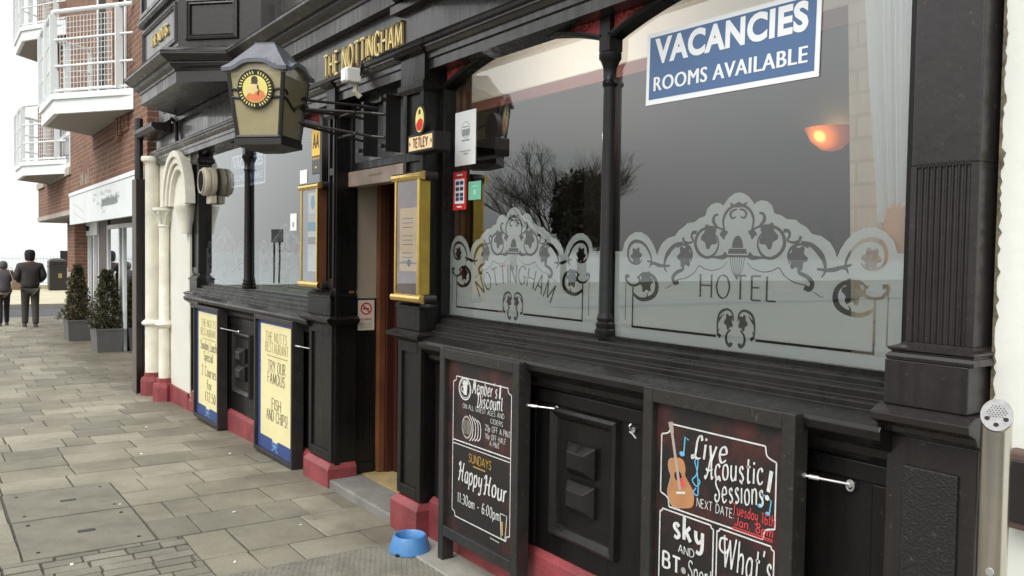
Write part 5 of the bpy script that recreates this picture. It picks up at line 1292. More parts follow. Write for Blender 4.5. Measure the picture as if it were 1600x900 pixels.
# ================================================================== BEHIND THE GLASS
def drape(y_edge0, y_edge1, label, x=.30):
    r = root('curtain', (x, 1.45, 1.7), label, 'curtain')
    def sheet_(name, f0, f1, z0, z1, x, amp, per, m_):
        rings = []
        for k in range(17):
            t = k / 16; z = z0 + (z1 - z0) * t; ye, yn = f0(t), f1(t)
            rings.append([(x + amp * math.sin(i * per + .6 * math.sin(i * .37)) + .012 * t, ye + (yn - ye) * i / 60, z) for i in range(61)])
        MB().loft(rings, cap=False, closed=False).build(name, m_, r, smooth=True)
    sheet_('net', lambda t: 1.655 - .085 * t ** 1.3, lambda t: 1.455, 2.75, 1.72, .135, .016, .95, M['curtain'])
    sheet_('lining', lambda t: 1.735 - .06 * t, lambda t: 1.48, 2.75, 1.22, .175, .004, .35, M['creambrick'])
    m = MB(); m.lathe([(.02, 1.79), (.045, 1.76), (.06, 1.68), (.072, 1.60), (.05, 1.585), (.0, 1.585)], (.17, 1.505, 0), n=16); m.build('tie_back', M['peach'], r, smooth=True)
drape(0, 0, 'white net curtain gathered at the right edge of the big window')
def wall_lamp(y, z, s, label):
    r = root('wall_lamp', (1.84, y, z), label, 'lamp')
    m = MB(); m.lathe([(.0, -.13), (.06, -.12), (.12, -.07), (.155, 0), (.15, 0), (.11, -.065), (.05, -.108), (.0, -.115)], (1.845, y, z), n=24, a0=math.pi / 2, a1=1.5 * math.pi); m.build('bowl_shade', M['lampglow'], r, smooth=True)
    m = MB(); m.lathe([(.0, -.03), (.025, -.02), (.032, 0), (.025, .02), (.0, .03)], (1.775, y, z - .03), n=12); m.build('bulb', M['bulb'], r, smooth=True)
    l = bpy.data.lights.new('lamp_light', 'POINT'); l.energy = s; l.color = (1, .75, .48); l.shadow_soft_size = .05; lo = bpy.data.objects.new('lamp_light', l); COL.objects.link(lo); lo.parent = r; lo.location = (-.09, 0, .06)
    return r
wall_lamp(2.93, 2.335, .2, 'glowing orange bowl wall lamp seen through the right pane of the big window')
r = root('added_uplighter', (.75, 5.09, 2.25), 'added bowl lamp, unseen on top of the dark lobby, put in to light the frieze', 'lamp')
m = MB(); m.lathe([(.05, 0), (.05, .015), (.012, .03), (.012, .10), (.03, .11), (.08, .15), (.10, .20), (.095, .20), (.07, .155), (.0, .13)], (.75, 5.09, 2.25), n=20); m.build('bowl_shade', M['plastic'], r, smooth=True)  # bowl of the added, unseen lamp
m = MB(); m.lathe([(.0, 0), (.02, .01), (.026, .03), (.018, .05), (.0, .06)], (.75, 5.09, 2.385), n=12); m.build('bulb', M['bulb'], r, smooth=True)
l = bpy.data.lights.new('lamp_light', 'POINT'); l.energy = 58; l.color = (1, .97, .94); l.shadow_soft_size = .04; lo = bpy.data.objects.new('lamp_light', l); COL.objects.link(lo); lo.parent = r; lo.location = (0, 0, .185)  # unseen lamp added to brighten the frieze and picture rail
r = root('red_lampshade', (.16, 3.74, 1.45), 'small pale red shade glimpsed behind the NOTTINGHAM etched film', 'lampshade')
m = MB(); m.lathe([(.032, 0), (.045, .09), (.04, .09), (.028, 0)], (.16, 3.74, 1.50), n=16); m.build('shade', mat('red_shade', (.7, .12, .1), .5), r, smooth=True)
m = MB(); m.lathe([(.02, 0), (.012, .02), (.008, .2), (.008, .26)], (.16, 3.74, 1.25), n=12); m.build('stand', M['brass_dull'], r, smooth=True)
m = MB(); m.box(.122, .26, 1.5, 4.05, 1.22, 1.248); m.build('interior_window_board', M['lobbywhite'], pub, bevel=.004)
r = root('dark_ornament', (.42, 1.975, 1.2), 'dark twisting ornament standing inside the big window left of the curtain', 'ornament')
m = MB(); m.lathe([(.05, .2), (.05, 1.0), (.03, 1.3), (.03, 1.50), (.055, 1.56), (.07, 1.62), (.055, 1.68), (.035, 1.71), (.048, 1.75), (.05, 1.79), (.03, 1.82), (.018, 1.835), (.026, 1.86), (.016, 1.89), (.0, 1.90)], (.42, 1.975, -.10), n=16); m.build('figure', M['dark'], r, smooth=True)

# ================================================================== BOARDS
def aboard(y0, y1, zb, zt, xf, depth, m_, label, cat, group, leg=.0, fw=.05, rail=.06):
    """y0 far (left) edge, y1 near (right) edge"""
    r = root('pavement_board', (xf, (y0 + y1) / 2, zb), label, cat, group)
    m = MB(); m.box(xf + .026, xf + depth, y1 + .004, y0 - .004, zb + leg + .012, zt - .006); m.build('board_back', M['boardframe'], r)
    f = MB(); f.box(xf - .004, xf + depth + .004, y1, y1 + fw, zb, zt - .0); f.box(xf - .004, xf + depth + .004, y0 - fw, y0, zb, zt)
    f.box(xf - .0035, xf + depth + .003, y1 + fw + .0005, y0 - fw - .0005, zt - rail, zt - .001); f.box(xf - .0035, xf + depth + .003, y1 + fw + .0005, y0 - fw - .0005, zb + leg, zb + leg + rail)
    f.build('board_frame', M['boardframe'], r, bevel=.004)
    w, h = (y0 - y1) / 2 - fw, zt - zb - leg - 2 * rail
    pl = street((y0 + y1) / 2, zb + leg + rail, xf + .0255)
    m = MB(); pl.rect(m, -w - .002, w + .002, -.002, h + .002, .001); m.build('board_face', m_, r)
    return r, pl, w, h
GY = 'yellow restaurant boards below the far window'
def yellow(y0, y1, zb, zt, label, lines):
    r, pl, w, h = aboard(y0, y1, zb, zt, -.125, .085, M['boardblue'], label, 'menu board', None, 0, .028, .035)
    m = MB(); b = .068
    pl.poly(m, [(-w + b, .105), (-.07, .105), (-.05, .085), (.05, .085), (.07, .105), (w, .105), (w, h - .03), (-w + b, h - .03)], .0018); m.build('yellow_panel', M['yellowpanel'], r)
    m = MB(); mf = MB()
    for txt, hh, v, uc, tw, fade in lines:
        Q, t0 = text2d(txt, hh, 1., .135, .05, .095 if txt.isupper() else .05, .24)
        k = tw / t0; pl.quads(mf if fade else m, [[(p[0] * k, p[1]) for p in q] for q in Q], uc, v, .003)
    m.build('board_lettering', M['ink'], r)
    yv = lines[1][2] - .028; uc = lines[1][3]
    for q in line([(uc - .22, yv), (uc + .25, yv)], .007): pl.quads(mf, [q], 0, 0, .003)
    mf.build('heading_lettering', mat('olive_ink', (.30, .26, .10), .6), r)
    m = MB()                                      # painted bow at the foot
    for s in (-1, 1):
        for q in ribbon(smoothpts([(0, .058), (s * .03, .085), (s * .055, .08), (s * .05, .055), (0, .055), (s * .04, .025), (s * .07, .02)], 5), lambda t, a: .012): pl.quads(m, [q], 0, 0, .0035)
    pl.poly(m, disc(.014, 10, 0, .058), .004); m.build('painted_bow', M['ribbonblue'], r)
yellow(8.84, 7.98, -.06, 1.062, 'yellow board offering Sunday lunch, 2 courses for \u00a312.50, left of the pair', [('THE NOTTS', .072, .885, .02, .50, True), ('RESTAURANT', .072, .795, .02, .53, True), ('Sunday Lunch', .088, .66, .025, .54, False), ('Special', .088, .555, .02, .31, False), ('2 Courses', .10, .405, .04, .48, False), ('for', .09, .285, .06, .16, False), ('\u00a312.50', .088, .17, .09, .35, False)])
yellow(6.93, 6.05, -.02, 1.088, 'yellow board reading TRY OUR FAMOUS FISH AND CHIPS, right of the pair', [('THE NOTTS', .075, .875, .015, .48, True), ('RESTAURANT', .075, .79, .03, .52, True), ('TRY OUR', .085, .64, .03, .39, False), ('FAMOUS', .085, .545, .02, .38, False), ('FISH', .085, .345, .03, .20, False), ('AND CHIPS!', .085, .25, .04, .47, False)])

class Chalk:
    def __init__(s, pl, w, h): s.pl, s.w, s.h, s.layers = pl, w, h, {}; s.k = 0
    def mb(s, c): return s.layers.setdefault(c, MB())
    def q(s, c, Q): s.k += 1; s.pl.quads(s.mb(c), Q, 0, 0, .0016 + s.k * .00003)
    def text(s, c, t, u, v, hh, W=.2, th=.15, slant=0, rot=0., jit=.03, align='l', track=.2):
        Q, w = text2d(t, hh, 1., th * (.95 if slant > .16 else .74), th * (.36 if slant > .16 else .52), 0, track, slant, align, jit, random.Random(sum(map(ord, t))))
        Q = [[(p[0] * W / w, p[1]) for p in q] for q in Q]
        cs, sn = math.cos(rot), math.sin(rot)
        s.q(c, [[(u + p[0] * cs - p[1] * sn, v + p[0] * sn + p[1] * cs) for p in q] for q in Q]); return w
    def line(s, c, P, wd, sm=False): s.q(c, ribbon(smoothpts(P, 6) if sm else P, lambda t, a: wd))
    def poly(s, c, P): s.k += 1; s.pl.poly(s.mb(c), P, .0016 + s.k * .00003)
    def frame(s, c, u0, u1, v0, v1, wd, notch=.03):
        P = [(u0 + notch, v1), (u1 - notch, v1)]; s.line(c, P, wd)
        s.line(c, [(u1 - notch, v1), (u1 - notch * .8, v1 - notch * .7), (u1, v1 - notch)], wd, True); s.line(c, [(u0 + notch, v1), (u0 + notch * .8, v1 - notch * .7), (u0, v1 - notch)], wd, True)
        s.line(c, [(u0, v1 - notch), (u0, v0 + notch)], wd); s.line(c, [(u1, v1 - notch), (u1, v0 + notch)], wd)
        s.line(c, [(u0, v0 + notch), (u0 + notch * .8, v0 + notch * .7), (u0 + notch, v0)], wd, True); s.line(c, [(u1, v0 + notch), (u1 - notch * .8, v0 + notch * .7), (u1 - notch, v0)], wd, True)
        s.line(c, [(u0 + notch, v0), (u1 - notch, v0)], wd)
    def done(s, r):
        for c, m in s.layers.items(): m.build(c.replace('chalkred', 'red_chalk').replace('chalkblue', 'blue_chalk').replace('chalkgold', 'ochre_chalk').replace('chalkgrey', 'grey_chalk').replace('chalk', 'chalk') + '_drawing', M[c], r)
# nearer the door: Members Discount / Happy Hour
r, pl, w, h = aboard(3.83, 3.115, .012, 1.118, -.149, .062, M['board'], 'framed chalkboard announcing Happy Hour beside the blue bowl', 'chalkboard', None, .13, .048, .055)
c = Chalk(pl, w, h)
L_, R_ = -.26, .263
c.frame('chalk', L_, R_, .065, .785, .0055)
c.line('chalk', [(L_, .458), (R_, .460)], .006); c.line('chalk', [(L_, .440), (R_, .442)], .0045)
for a in (0, 1): c.line('chalk', [(-.148 + (.056 - a * .010) * math.cos(t * .3142), .73 + (.054 - a * .010) * math.sin(t * .3142)) for t in range(21)], .008 if a == 0 else .003)
c.poly('chalk', [(-.160, .700), (-.130, .700), (-.126, .752), (-.164, .752)]); c.line('chalk', [(-.162, .742), (-.178, .735), (-.178, .718), (-.160, .71)], .006, True)
for k in range(4): c.poly('chalk', disc(.011, 10, -.160 + k * .010, .756 + (k % 2) * .005))
c.text('chalk', "Member's", -.075, .722, .066, .215, .17, .22, R(1)); c.line('chalk', [(.172, .79), (.166, .725)], .013); c.poly('chalk', disc(.008, 10, .163, .708))
c.text('chalk', 'Discount', -.03, .655, .068, .22, .17, .22, R(4))
c.text('chalk', 'ON ALL GUEST ALES AND', -.165, .632, .024, .37, .15, 0, R(.5)); c.text('chalk', 'CIDERS', .09, .598, .022, .105, .15)
c.poly('chalkgrey', disc(.048, 18, -.125, .540, .058)); c.poly('board', disc(.040, 18, -.127, .540, .049))
for k in range(6): c.line('chalkgrey', [(-.155 + k * .012, .505), (-.157 + k * .012, .578)], .004)
for k in range(4): c.line('chalk', [(-.10 + k * .024, .606 - k * .004), (-.070 + k * .024, .57), (-.070 + k * .024, .51), (-.096 + k * .024, .477 + k * .004)], .006, True)
c.text('chalk', '20p OFF A PINT', .045, .556, .028, .215, .15); c.text('chalk', '10p OFF HALF', .048, .518, .026, .175, .15); c.text('chalk', 'A PINT', .085, .488, .024, .085, .15)
c.text('chalkgold', 'SUNDAYS', -.10, .372, .042, .20, .16, .05); c.line('chalkgold', [(-.06, .356), (.05, .355)], .006)
c.text('chalk', 'Happy', -.195, .262, .092, .21, .17, .18, R(-1)); c.text('chalk', 'Hour', .045, .245, .092, .185, .17, .18, R(1))
c.text('chalk', '11:30am - 6:00pm', -.205, .145, .050, .38, .17, .08)
c.line('chalk', [(.185, .185), (.195, .07), (.228, .07), (.24, .185), (.185, .185)], .005); c.poly('chalkgold', [(.193, .15), (.200, .085), (.210, .085), (.208, .15)])
c.line('chalkgrey', [(.10, .045), (.18, .043)], .006)
c.done(r)
# nearer the viewer: Live Acoustic Sessions
r, pl, w, h = aboard(2.31, 1.64, .012, 1.123, -.149, .062, M['board'], 'framed chalkboard announcing Live Acoustic Sessions nearest the viewer', 'chalkboard', None, .13, .048, .055)
c = Chalk(pl, w, h); L_, R_ = -.262, .25
vm = .49
c.frame('chalk', L_, R_, vm + .006, .800, .0055, .045)
c.frame('chalk', L_, -.004, .02, vm - .008, .0055, .012); c.frame('chalk', .012, R_, .02, vm - .008, .0055, .012)
gx, gz = -.150, vm + .016
rt = lambda p: (gx + p[0] * .97 - p[1] * .22, gz + p[1] * .97 + p[0] * .22)
G_ = [rt(p) for p in smoothpts([(0, .0), (.05, .008), (.066, .055), (.046, .098), (.036, .118), (.042, .140), (.036, .172), (.0, .182), (-.036, .172), (-.042, .14), (-.036, .118), (-.046, .098), (-.066, .055), (-.05, .008), (0, .0)], 4)[:-1]]
c.poly('guitar', G_); c.line('chalkgrey', G_[30:] , .003)
c.poly('board', [rt(p) for p in disc(.019, 14, 0, .115)]); c.line('guitarneck', [rt((0, .065)), rt((.0, .27))], .013); c.poly('guitarneck', [rt((-.009, .27)), rt((.009, .27)), rt((.012, .31)), rt((-.012, .31))])
c.line('chalk', [rt((-.02, .056)), rt((.024, .056))], .008); c.poly('chalkred', [rt((.008, .075)), rt((.028, .08)), rt((.022, .112)), rt((.009, .105))])
c.line('chalkblue', [(-.150, .705), (-.145, .765), (-.128, .757)], .006); c.poly('chalkblue', disc(.013, 10, -.158, .702, .009))
c.line('chalkblue', [(-.088, .595), (-.100, .577), (-.078, .575), (-.083, .65), (-.096, .688), (-.082, .70), (-.086, .645), (-.106, .62), (-.086, .602), (-.070, .62), (-.084, .635)], .005, True)
c.line('chalkblue', [(.196, .603), (.203, .642), (.234, .628), (.228, .585)], .005); c.poly('chalkblue', disc(.009, 10, .189, .602, .0065)); c.poly('chalkblue', disc(.009, 10, .221, .584, .0065))
c.text('chalk', 'Live', -.108, .698, .084, .15, .15, .25, R(4)); c.text('chalk', 'Acoustic', -.045, .640, .082, .245, .15, .25, R(8)); c.text('chalk', 'Sessions', .0, .572, .080, .205, .15, .25, R(9)); c.line('chalk', [(.232, .725), (.222, .655)], .014); c.poly('chalk', disc(.009, 10, .218, .635))
c.text('chalk', 'NEXT DATE:', -.082, .532, .030, .165, .16, .05, R(0)); c.text('chalkred', 'Tuesday 16th', .078, .548, .036, .17, .16, .1); c.text('chalkred', 'Jan. 8pm', .088, .512, .030, .155, .16, .1)
for v in (.504, .498): c.line('chalkred', [(.08, v), (.245, v)], .003)
c.text('chalk', 'sky', -.19, .395, .082, .14, .26, 0); c.text('chalk', 'AND', -.165, .345, .028, .075, .17); c.text('chalk', 'BT', -.24, .268, .056, .085, .26); c.poly('chalkgrey', disc(.012, 10, -.138, .285)); c.text('chalk', 'Sport', -.115, .268, .062, .11, .15, .05)
c.text('chalk', 'Live', -.20, .16, .09, .15, .15, .2)
c.line('chalk', [(.060, .455), (.032, .450), (.028, .415), (.052, .405), (.068, .425)], .008, True)
c.text('chalk', "What's", .040, .355, .105, .20, .16, .12); c.text('chalk', 'On', .08, .22, .11, .12, .16, .12); c.text('chalk', 'Here', .06, .10, .09, .15, .15, .1)
c.done(r)

# hook rods that hold the boards to the wall
def rod(p, q, label):
    r = root('hook_rod', q, label, 'hook rod', 'hook rods holding the boards')
    P, Q_ = Vector(p), Vector(q); m = MB(); d = (Q_ - P).normalized(); m.tube([P, P.lerp(Q_, .5), Q_], .0042, 8); m.build('rod', M['galv'], r, smooth=True)
    m = MB(); m.tube([tuple(Q_ + Vector((-.0, .012 * math.cos(a), .016 * math.sin(a) - .004))) for a in [i * .5236 for i in range(13)]], .0038, 6); m.build('eye', M['galv'], r, smooth=True)
    m = MB(); m.lathe([(.0, 0), (.010, 0), (.007, .012), (.004, .03), (0, .03)], (q[0] - .004, q[1], q[2]), axis='X', n=10); m.build('wall_screw', M['galv'], r)
    m = MB(); m.lathe([(.008, -.004), (.008, .006), (.0, .006)], (p[0], p[1] + .004, p[2]), axis='Y', n=10); m.tube([P + d * .01, P + d * .04], .0075, 8); m.build('board_catch', M['galv'], r)
rod((-.10, 7.975, .885), (-.012, 7.74, .868), 'hook rod from the left yellow board to the wall')
rod((-.10, 6.045, .908), (-.012, 5.88, .892), 'hook rod from the right yellow board to the pilaster')
rod((-.10, 3.11, .920), (-.016, 3.01, .912), 'hook rod from the Happy Hour chalkboard to the wall')
rod((-.10, 1.635, .928), (-.016, 1.535, .912), 'hook rod from the Live Acoustic Sessions chalkboard to the wall')
r = root('wall_hook', (-.01, 2.511, .904), 'small loose galvanised hook on the black wall between the two chalkboards', 'hook')
m = MB(); m.tube([(.0, 2.511, .91), (-.03, 2.511, .912), (-.036, 2.508, .925), (-.03, 2.505, .932)], .004, 8); m.tube([(-.03, 2.511, .90), (-.034, 2.49, .895), (-.03, 2.475, .88)], .004, 8); m.lathe([(0, 0), (.012, 0), (.008, .01), (0, .01)], (-.014, 2.511, .905), axis='X', n=10); m.build('hook', M['galv'], r)

# dog bowl
r = root('dog_bowl', (-.2, 4.0, .0), 'round blue plastic dog bowl on the paving at the red plinth', 'bowl')
m = MB(); m.lathe([(.0, .004), (.104, .004), (.112, .008), (.111, .016), (.092, .082), (.086, .092), (.078, .094), (.072, .088), (.064, .045), (.045, .034), (.0, .032)], (-.215, 4.02, .0), n=40); m.build('bowl_body', M['bowl'], r, smooth=True)
m = MB(); m.lathe([(.0, .0), (.016, .0), (.014, .012), (.0, .016)], (-.310, 3.972, .004), n=12); m.build('foot_notch', M['dark'], r)
# stainless ash post
r = root('cigarette_bin', (-.30, .975, 0), 'stainless steel cigarette bin post with slanted perforated top before the white wall', 'cigarette bin')
px, py, rad = -.30, .975, .0325; dirx, diry = -.92, -.39; top = []
def topz(x, y): return 1.243 + ((x - px) * dirx + (y - py) * diry) * -.95
ring = [(px + rad * math.cos(a), py + rad * math.sin(a)) for a in [i * math.pi / 18 for i in range(36)]]
m = MB(); m.loft([[(x, y, .0) for x, y in ring], [(x, y, topz(x, y) - .003) for x, y in ring]]); m.build('post_tube', M['steel'], r, smooth=True)
Nv = Vector((.95 * dirx, .95 * diry, 1)).normalized(); U = Vector((-diry, dirx, 0)).normalized() * -1
tp_ = Plane((px, py, 1.243), U, Nv.cross(U)); 
if tp_.N.dot(Nv) < 0: tp_ = Plane((px, py, 1.243), -U, Nv.cross(-U))
k_ = math.sqrt(1 + .95 ** 2)
m = MB(); m.loft([[tp_.p(a, b, h) for a, b in disc(rad + .0012, 36, 0, 0, (rad + .0012) * k_)] for h in (-.002, .004)]); cap_ = m.build('perforated_cap', mat('polished_steel', (.34, .34, .34), .3, metal=1., noise=.2, nscale=60), r)
m = MB()
sgn = 1 if tp_.V.z > 0 else -1
for a in range(7):
    for b in range(6):
        u, v = (a - 3) * .0065 + (b % 2) * .003, (b - 2.2) * .0062 + .008
        if u * u + (v - .008) ** 2 < .02 ** 2: tp_.poly(m, disc(.0016, 8, u, sgn * v), .0045)
for u, v in ((-.019, -.012), (0, -.029), (.019, -.012)): tp_.poly(m, disc(.0058, 14, u, sgn * v), .0046)
m.build('ash_hole', M['dark'], r)
m = MB(); m.lathe([(.0, -.003), (.009, -.003), (.009, .002), (.0, .003)], (px - rad * .93, py - rad * .36, .885), axis='X', n=14); m.build('lock_screw', M['galv'], r)
m = MB(); m.lathe([(.09, 0), (.09, .006), (.0, .006)], (px, py, 0), n=28); m.build('base_flange', M['steel'], r)
# brown box on the white wall
r = root('meter_box', (.0, .95, .9), 'brown wooden box on the white wall at the right edge', 'box')
m = MB(); m.box(-.05, .012, .80, 1.075, .915, 1.115); m.build('box_body', mat('box_brown', (.10, .065, .05), .6, noise=.2, nscale=8), r, bevel=.006)
m = MB(); m.box(-.058, -.0505, .82, 1.055, .935, 1.095); m.build('box_door', M['umber'], r, bevel=.004)

# ================================================================== PLANTERS, PEOPLE, SEA FRONT
def planter(x0, x1, y0, y1, label, seed, hgt):
    z = zg(y0) - .003
    r = root('planter', ((x0 + x1) / 2, (y0 + y1) / 2, z), label, 'planter', 'grey planters by the shop door')
    rnd = random.Random(seed); cx, cy = (x0 + x1) / 2, (y0 + y1) / 2; hx, hy = (x1 - x0) / 2, (y1 - y0) / 2
    m = MB(); H = .42
    m.loft([[(cx + sx * hx * k, cy + sy * hy * k, z + zz) for sx, sy in ((-1, -1), (1, -1), (1, 1), (-1, 1))] for k, zz in ((.88, 0), (1, H - .03), (1.03, H - .03), (1.03, H), (.94, H), (.9, H - .05))]); m.build('tub', M['planter'], r)
    sh_ = root('cone_shrub', (cx, cy, z + H - .05), label.replace('planter', 'shrub').replace('grey square', 'bushy cone') + ', growing in it', 'shrub', 'cone shrubs in the planters')
    st = MB(); lf = MB()
    st.tube([(cx, cy, z + H - .06), (cx + .02, cy, z + H + hgt * .5), (cx, cy, z + H + hgt * .95)], [.016, .012, .005], 6)
    for i in range(60):
        t = rnd.random(); a = rnd.random() * 6.283; rr = .27 * (1 - t) ** .8 + .05
        st.tube([(cx, cy, z + H + t * hgt * .9), (cx + rr * math.cos(a), cy + rr * math.sin(a), z + H + t * hgt * .9 + .10)], [.005, .002], 4)
    for i in range(3600):
        t = rnd.random() ** 1.35; a = rnd.random() * 6.283
        lump = 1 + .28 * math.sin(a * 3 + t * 9 + seed) + .15 * math.sin(a * 5 - t * 17)
        rr = (.265 * (1 - t) ** .9 + .035) * lump * rnd.random() ** .45
        p = Vector((cx + rr * math.cos(a), cy + rr * math.sin(a), z + H - .01 + t * hgt))
        d = Vector((math.cos(a) + rnd.uniform(-.8, .8), math.sin(a) + rnd.uniform(-.8, .8), rnd.uniform(-.3, 1.0))).normalized(); s = d.cross(Vector((rnd.uniform(-1, 1), rnd.uniform(-1, 1), 1))).normalized(); L = rnd.uniform(.04, .075); wdt = L * .27
        lf.face(p, p + d * L * .5 + s * wdt, p + d * L, p + d * L * .5 - s * wdt)
    st.build('stem', M['bark'], sh_); lf.build('foliage', M['leaf'], sh_)
    m = MB(); m.box(cx - hx * .9, cx + hx * .9, cy - hy * .9, cy + hy * .9, z + H - .09, z + H - .045); m.build('soil', M['soil'], r)
planter(.09, .53, 16.15, 16.85, 'grey square planter nearest the pub by the shop door', 2, 1.02)
planter(-.05, .40, 18.6, 19.3, 'grey square planter farther along, beside the white framed window', 5, 1.08)

# --- people
def skinmesh(name, V, E, Rr, m_, parent, base, lv=2, rootv=0):
    me = bpy.data.meshes.new(name); me.from_pydata([tuple(v) for v in V], E, []); o = bpy.data.objects.new(name, me); COL.objects.link(o)
    sk = o.modifiers.new('skin', 'SKIN'); sk.use_smooth_shade = True
    for i, rr in enumerate(Rr):
        a = rr if isinstance(rr, tuple) else (rr, rr); me.skin_vertices[0].data[i].radius = a; me.skin_vertices[0].data[i].use_root = (i == rootv)
    ss = o.modifiers.new('sub', 'SUBSURF'); ss.levels = lv; ss.render_levels = lv
    dg = bpy.context.evaluated_depsgraph_get(); m2 = bpy.data.meshes.new_from_object(o.evaluated_get(dg)); m2.name = name
    bpy.data.objects.remove(o)
    for p in m2.polygons: p.use_smooth = True
    m2.materials.clear(); m2.materials.append(m_)
    o = bpy.data.objects.new(name, m2); COL.objects.link(o); o.parent = parent; ORG[o.name] = ORG[parent.name]; return o
def person(x, y, h, label, woman, step, group='couple walking towards the sea'):
    z = zg(y); r = root('person', (x, y, z), label, 'person', group)
    k = h / 1.78; r.scale = (1, 1, 1)
    P = lambda a, b, c: Vector((a * k, b * k, c * k))
    wd = 1.0 if not woman else .86
    hip, sh = .095 * wd, .20 * wd
    sL, sR = step, -step                         # feet forward / back
    V = [P(0, 0, .95), P(0, .0, 1.12), P(0, -.0, 1.32), P(0, .01, 1.46), P(0, .02, 1.56), P(0, .035, 1.66), P(0, .03, 1.73)]
    E = [(0, 1), (1, 2), (2, 3), (3, 4), (4, 5), (5, 6)]
    Rr = [(.15 * k, .11 * k), (.14 * k, .10 * k), (.17 * k, .11 * k), (.10 * k, .08 * k), .055 * k, .095 * k, .07 * k]
    def chain(a, pts, rad):
        for p, q in zip(pts, rad):
            V.append(p); Rr.append(q); E.append((a, len(V) - 1)); a = len(V) - 1
        return a
    for s, st in ((-1, sL), (1, sR)):
        a = chain(0, [P(s * hip, 0, .88), P(s * hip, st * .5 + .03, .50), P(s * hip * 1.05, st, .10), P(s * hip * 1.1, st, .045), P(s * hip * 1.15, st + .14, .03)], [.085 * k, .06 * k, .042 * k, .04 * k, .032 * k])
        fore = .16 if not woman else .05
        a = chain(3, [P(s * sh, 0, 1.43), P(s * (sh + .07), -.04, 1.17), P(s * (sh + .05 - (fore * .4)), fore, .99 + fore * .3), P(s * (sh + .04 - fore * .5), fore + .06, .93 + fore * .3)], [.06 * k, .045 * k, .034 * k, .03 * k])
        w_ = V[a]
        for f in range(5):
            ang = (f - 2) * .012 * k
            chain(a, [w_ + Vector((ang, .02 * k, -.035 * k)), w_ + Vector((ang * 1.3, .035 * k, -.075 * k * (1 - .1 * abs(f - 2))))], [.010 * k, .008 * k])
    V.append(P(0, .14, 1.655)); Rr.append(.018 * k); E.append((5, len(V) - 1))
    body = skinmesh('body', V, E, Rr, M['skin'], r, z)
    # trousers
    V = [P(0, 0, .93)]; E = []; Rr = [(.175 * k * wd, .135 * k)]
    for s, st in ((-1, sL), (1, sR)):
        a = chain(0, [P(s * hip, 0, .84), P(s * hip * 1.02, st * .5 + .03, .50), P(s * hip * 1.05, st, .12), P(s * hip * 1.06, st, .065)], [.115 * k * wd, .088 * k * wd, .074 * k * wd, .072 * k * wd])
    skinmesh('trousers', V, E, Rr, M['trousersw'] if woman else M['trousersm'], r, z)
    m = MB()
    for s, st in ((-1, sL), (1, sR)):
        for_ = [(s * hip * 1.1 + dx, st + dy) for dx, dy in disc(.048, 14, 0, .06, .135)]
        m.loft([[(x + a * k, y + b * k, z + zz * k) for a, b in [(s * hip * 1.1 + (p[0] - s * hip * 1.1) * q, st + .06 + (p[1] - st - .06) * q) for p in for_]] for q, zz in ((1, 0), (1.03, .03), (.85, .07), (.5, .10))])
    m.build('shoes', M['shoe'], r, smooth=True)
    # jacket
    V = [P(0, -.005, .86), P(0, -.005, 1.05), P(0, -.01, 1.27), P(0, 0, 1.42), P(0, .015, 1.50)]; E = [(0, 1), (1, 2), (2, 3), (3, 4)]
    Rr = [(.215 * k * wd, .165 * k), (.215 * k * wd, .16 * k), (.225 * k * wd, .16 * k), (.17 * k * wd, .13 * k), (.085 * k, .08 * k)]
    for s in (-1, 1):
        fore = .16 if not woman else .05
        a = chain(3, [P(s * sh * 1.02, 0, 1.41), P(s * (sh + .085), -.04, 1.17), P(s * (sh + .06 - fore * .4), fore, 1.0 + fore * .3)], [.10 * k, .078 * k, .062 * k])
    skinmesh('jacket', V, E, Rr, M['jacketw'] if woman else M['jacketm'], r, z)
    if woman:
        skinmesh('hood', [P(0, -.01, 1.50), P(0, .0, 1.60), P(0, .015, 1.69), P(0, .03, 1.745)], [(0, 1), (1, 2), (2, 3)], [.10 * k, .125 * k, .12 * k, .06 * k], M['jacketw'], r, z)
    else:
        m = MB(); m.lathe([(.112, 1.66), (.113, 1.70), (.108, 1.745), (.085, 1.785), (.04, 1.80), (.0, 1.802)], (0, .02, 0), n=20); m.v = [(x + a * k, y + b * k, z + c_ * k) for a, b, c_ in m.v]; m.build('hat', M['trousersw'], r, smooth=True)
        m = MB(); m.lathe([(.095, 1.55), (.108, 1.60), (.111, 1.66), (.05, 1.70)], (0, .015, 0), n=20); m.v = [(x + a * k, y + b * k, z + c_ * k) for a, b, c_ in m.v]; m.build('hair', M['iron'], r, smooth=True)
    return r
person(-.30, 22.9, 1.80, 'man in dark jacket, cap and grey trousers walking away down the pavement', False, .10)
person(-.80, 23.6, 1.58, 'person in grey hooded puffer jacket and dark trousers at the left edge of the photo', True, -.16)
r = root('shoulder_bag', (-.52, 23.3, .55), 'small beige shoulder bag between the two walking people', 'bag')
m = MB(); m.loft([[(-.53 + a * s, 23.3 + b * .07, .60 + zz) for a, b in ((-1, -1), (1, -1), (1, 1), (-1, 1))] for s, zz in ((.10, 0), (.13, .06), (.12, .2), (.08, .22))]); m.build('bag_body', M['bag'], r, bevel=.01)
m = MB(); m.tube([(-.60, 23.3, .8), (-.66, 23.4, 1.0), (-.72, 23.6, 1.14)], .008, 6); m.tube([(-.46, 23.3, .8), (-.55, 23.4, 1.0), (-.66, 23.6, 1.14)], .008, 6); m.build('bag_strap', M['bag'], r)

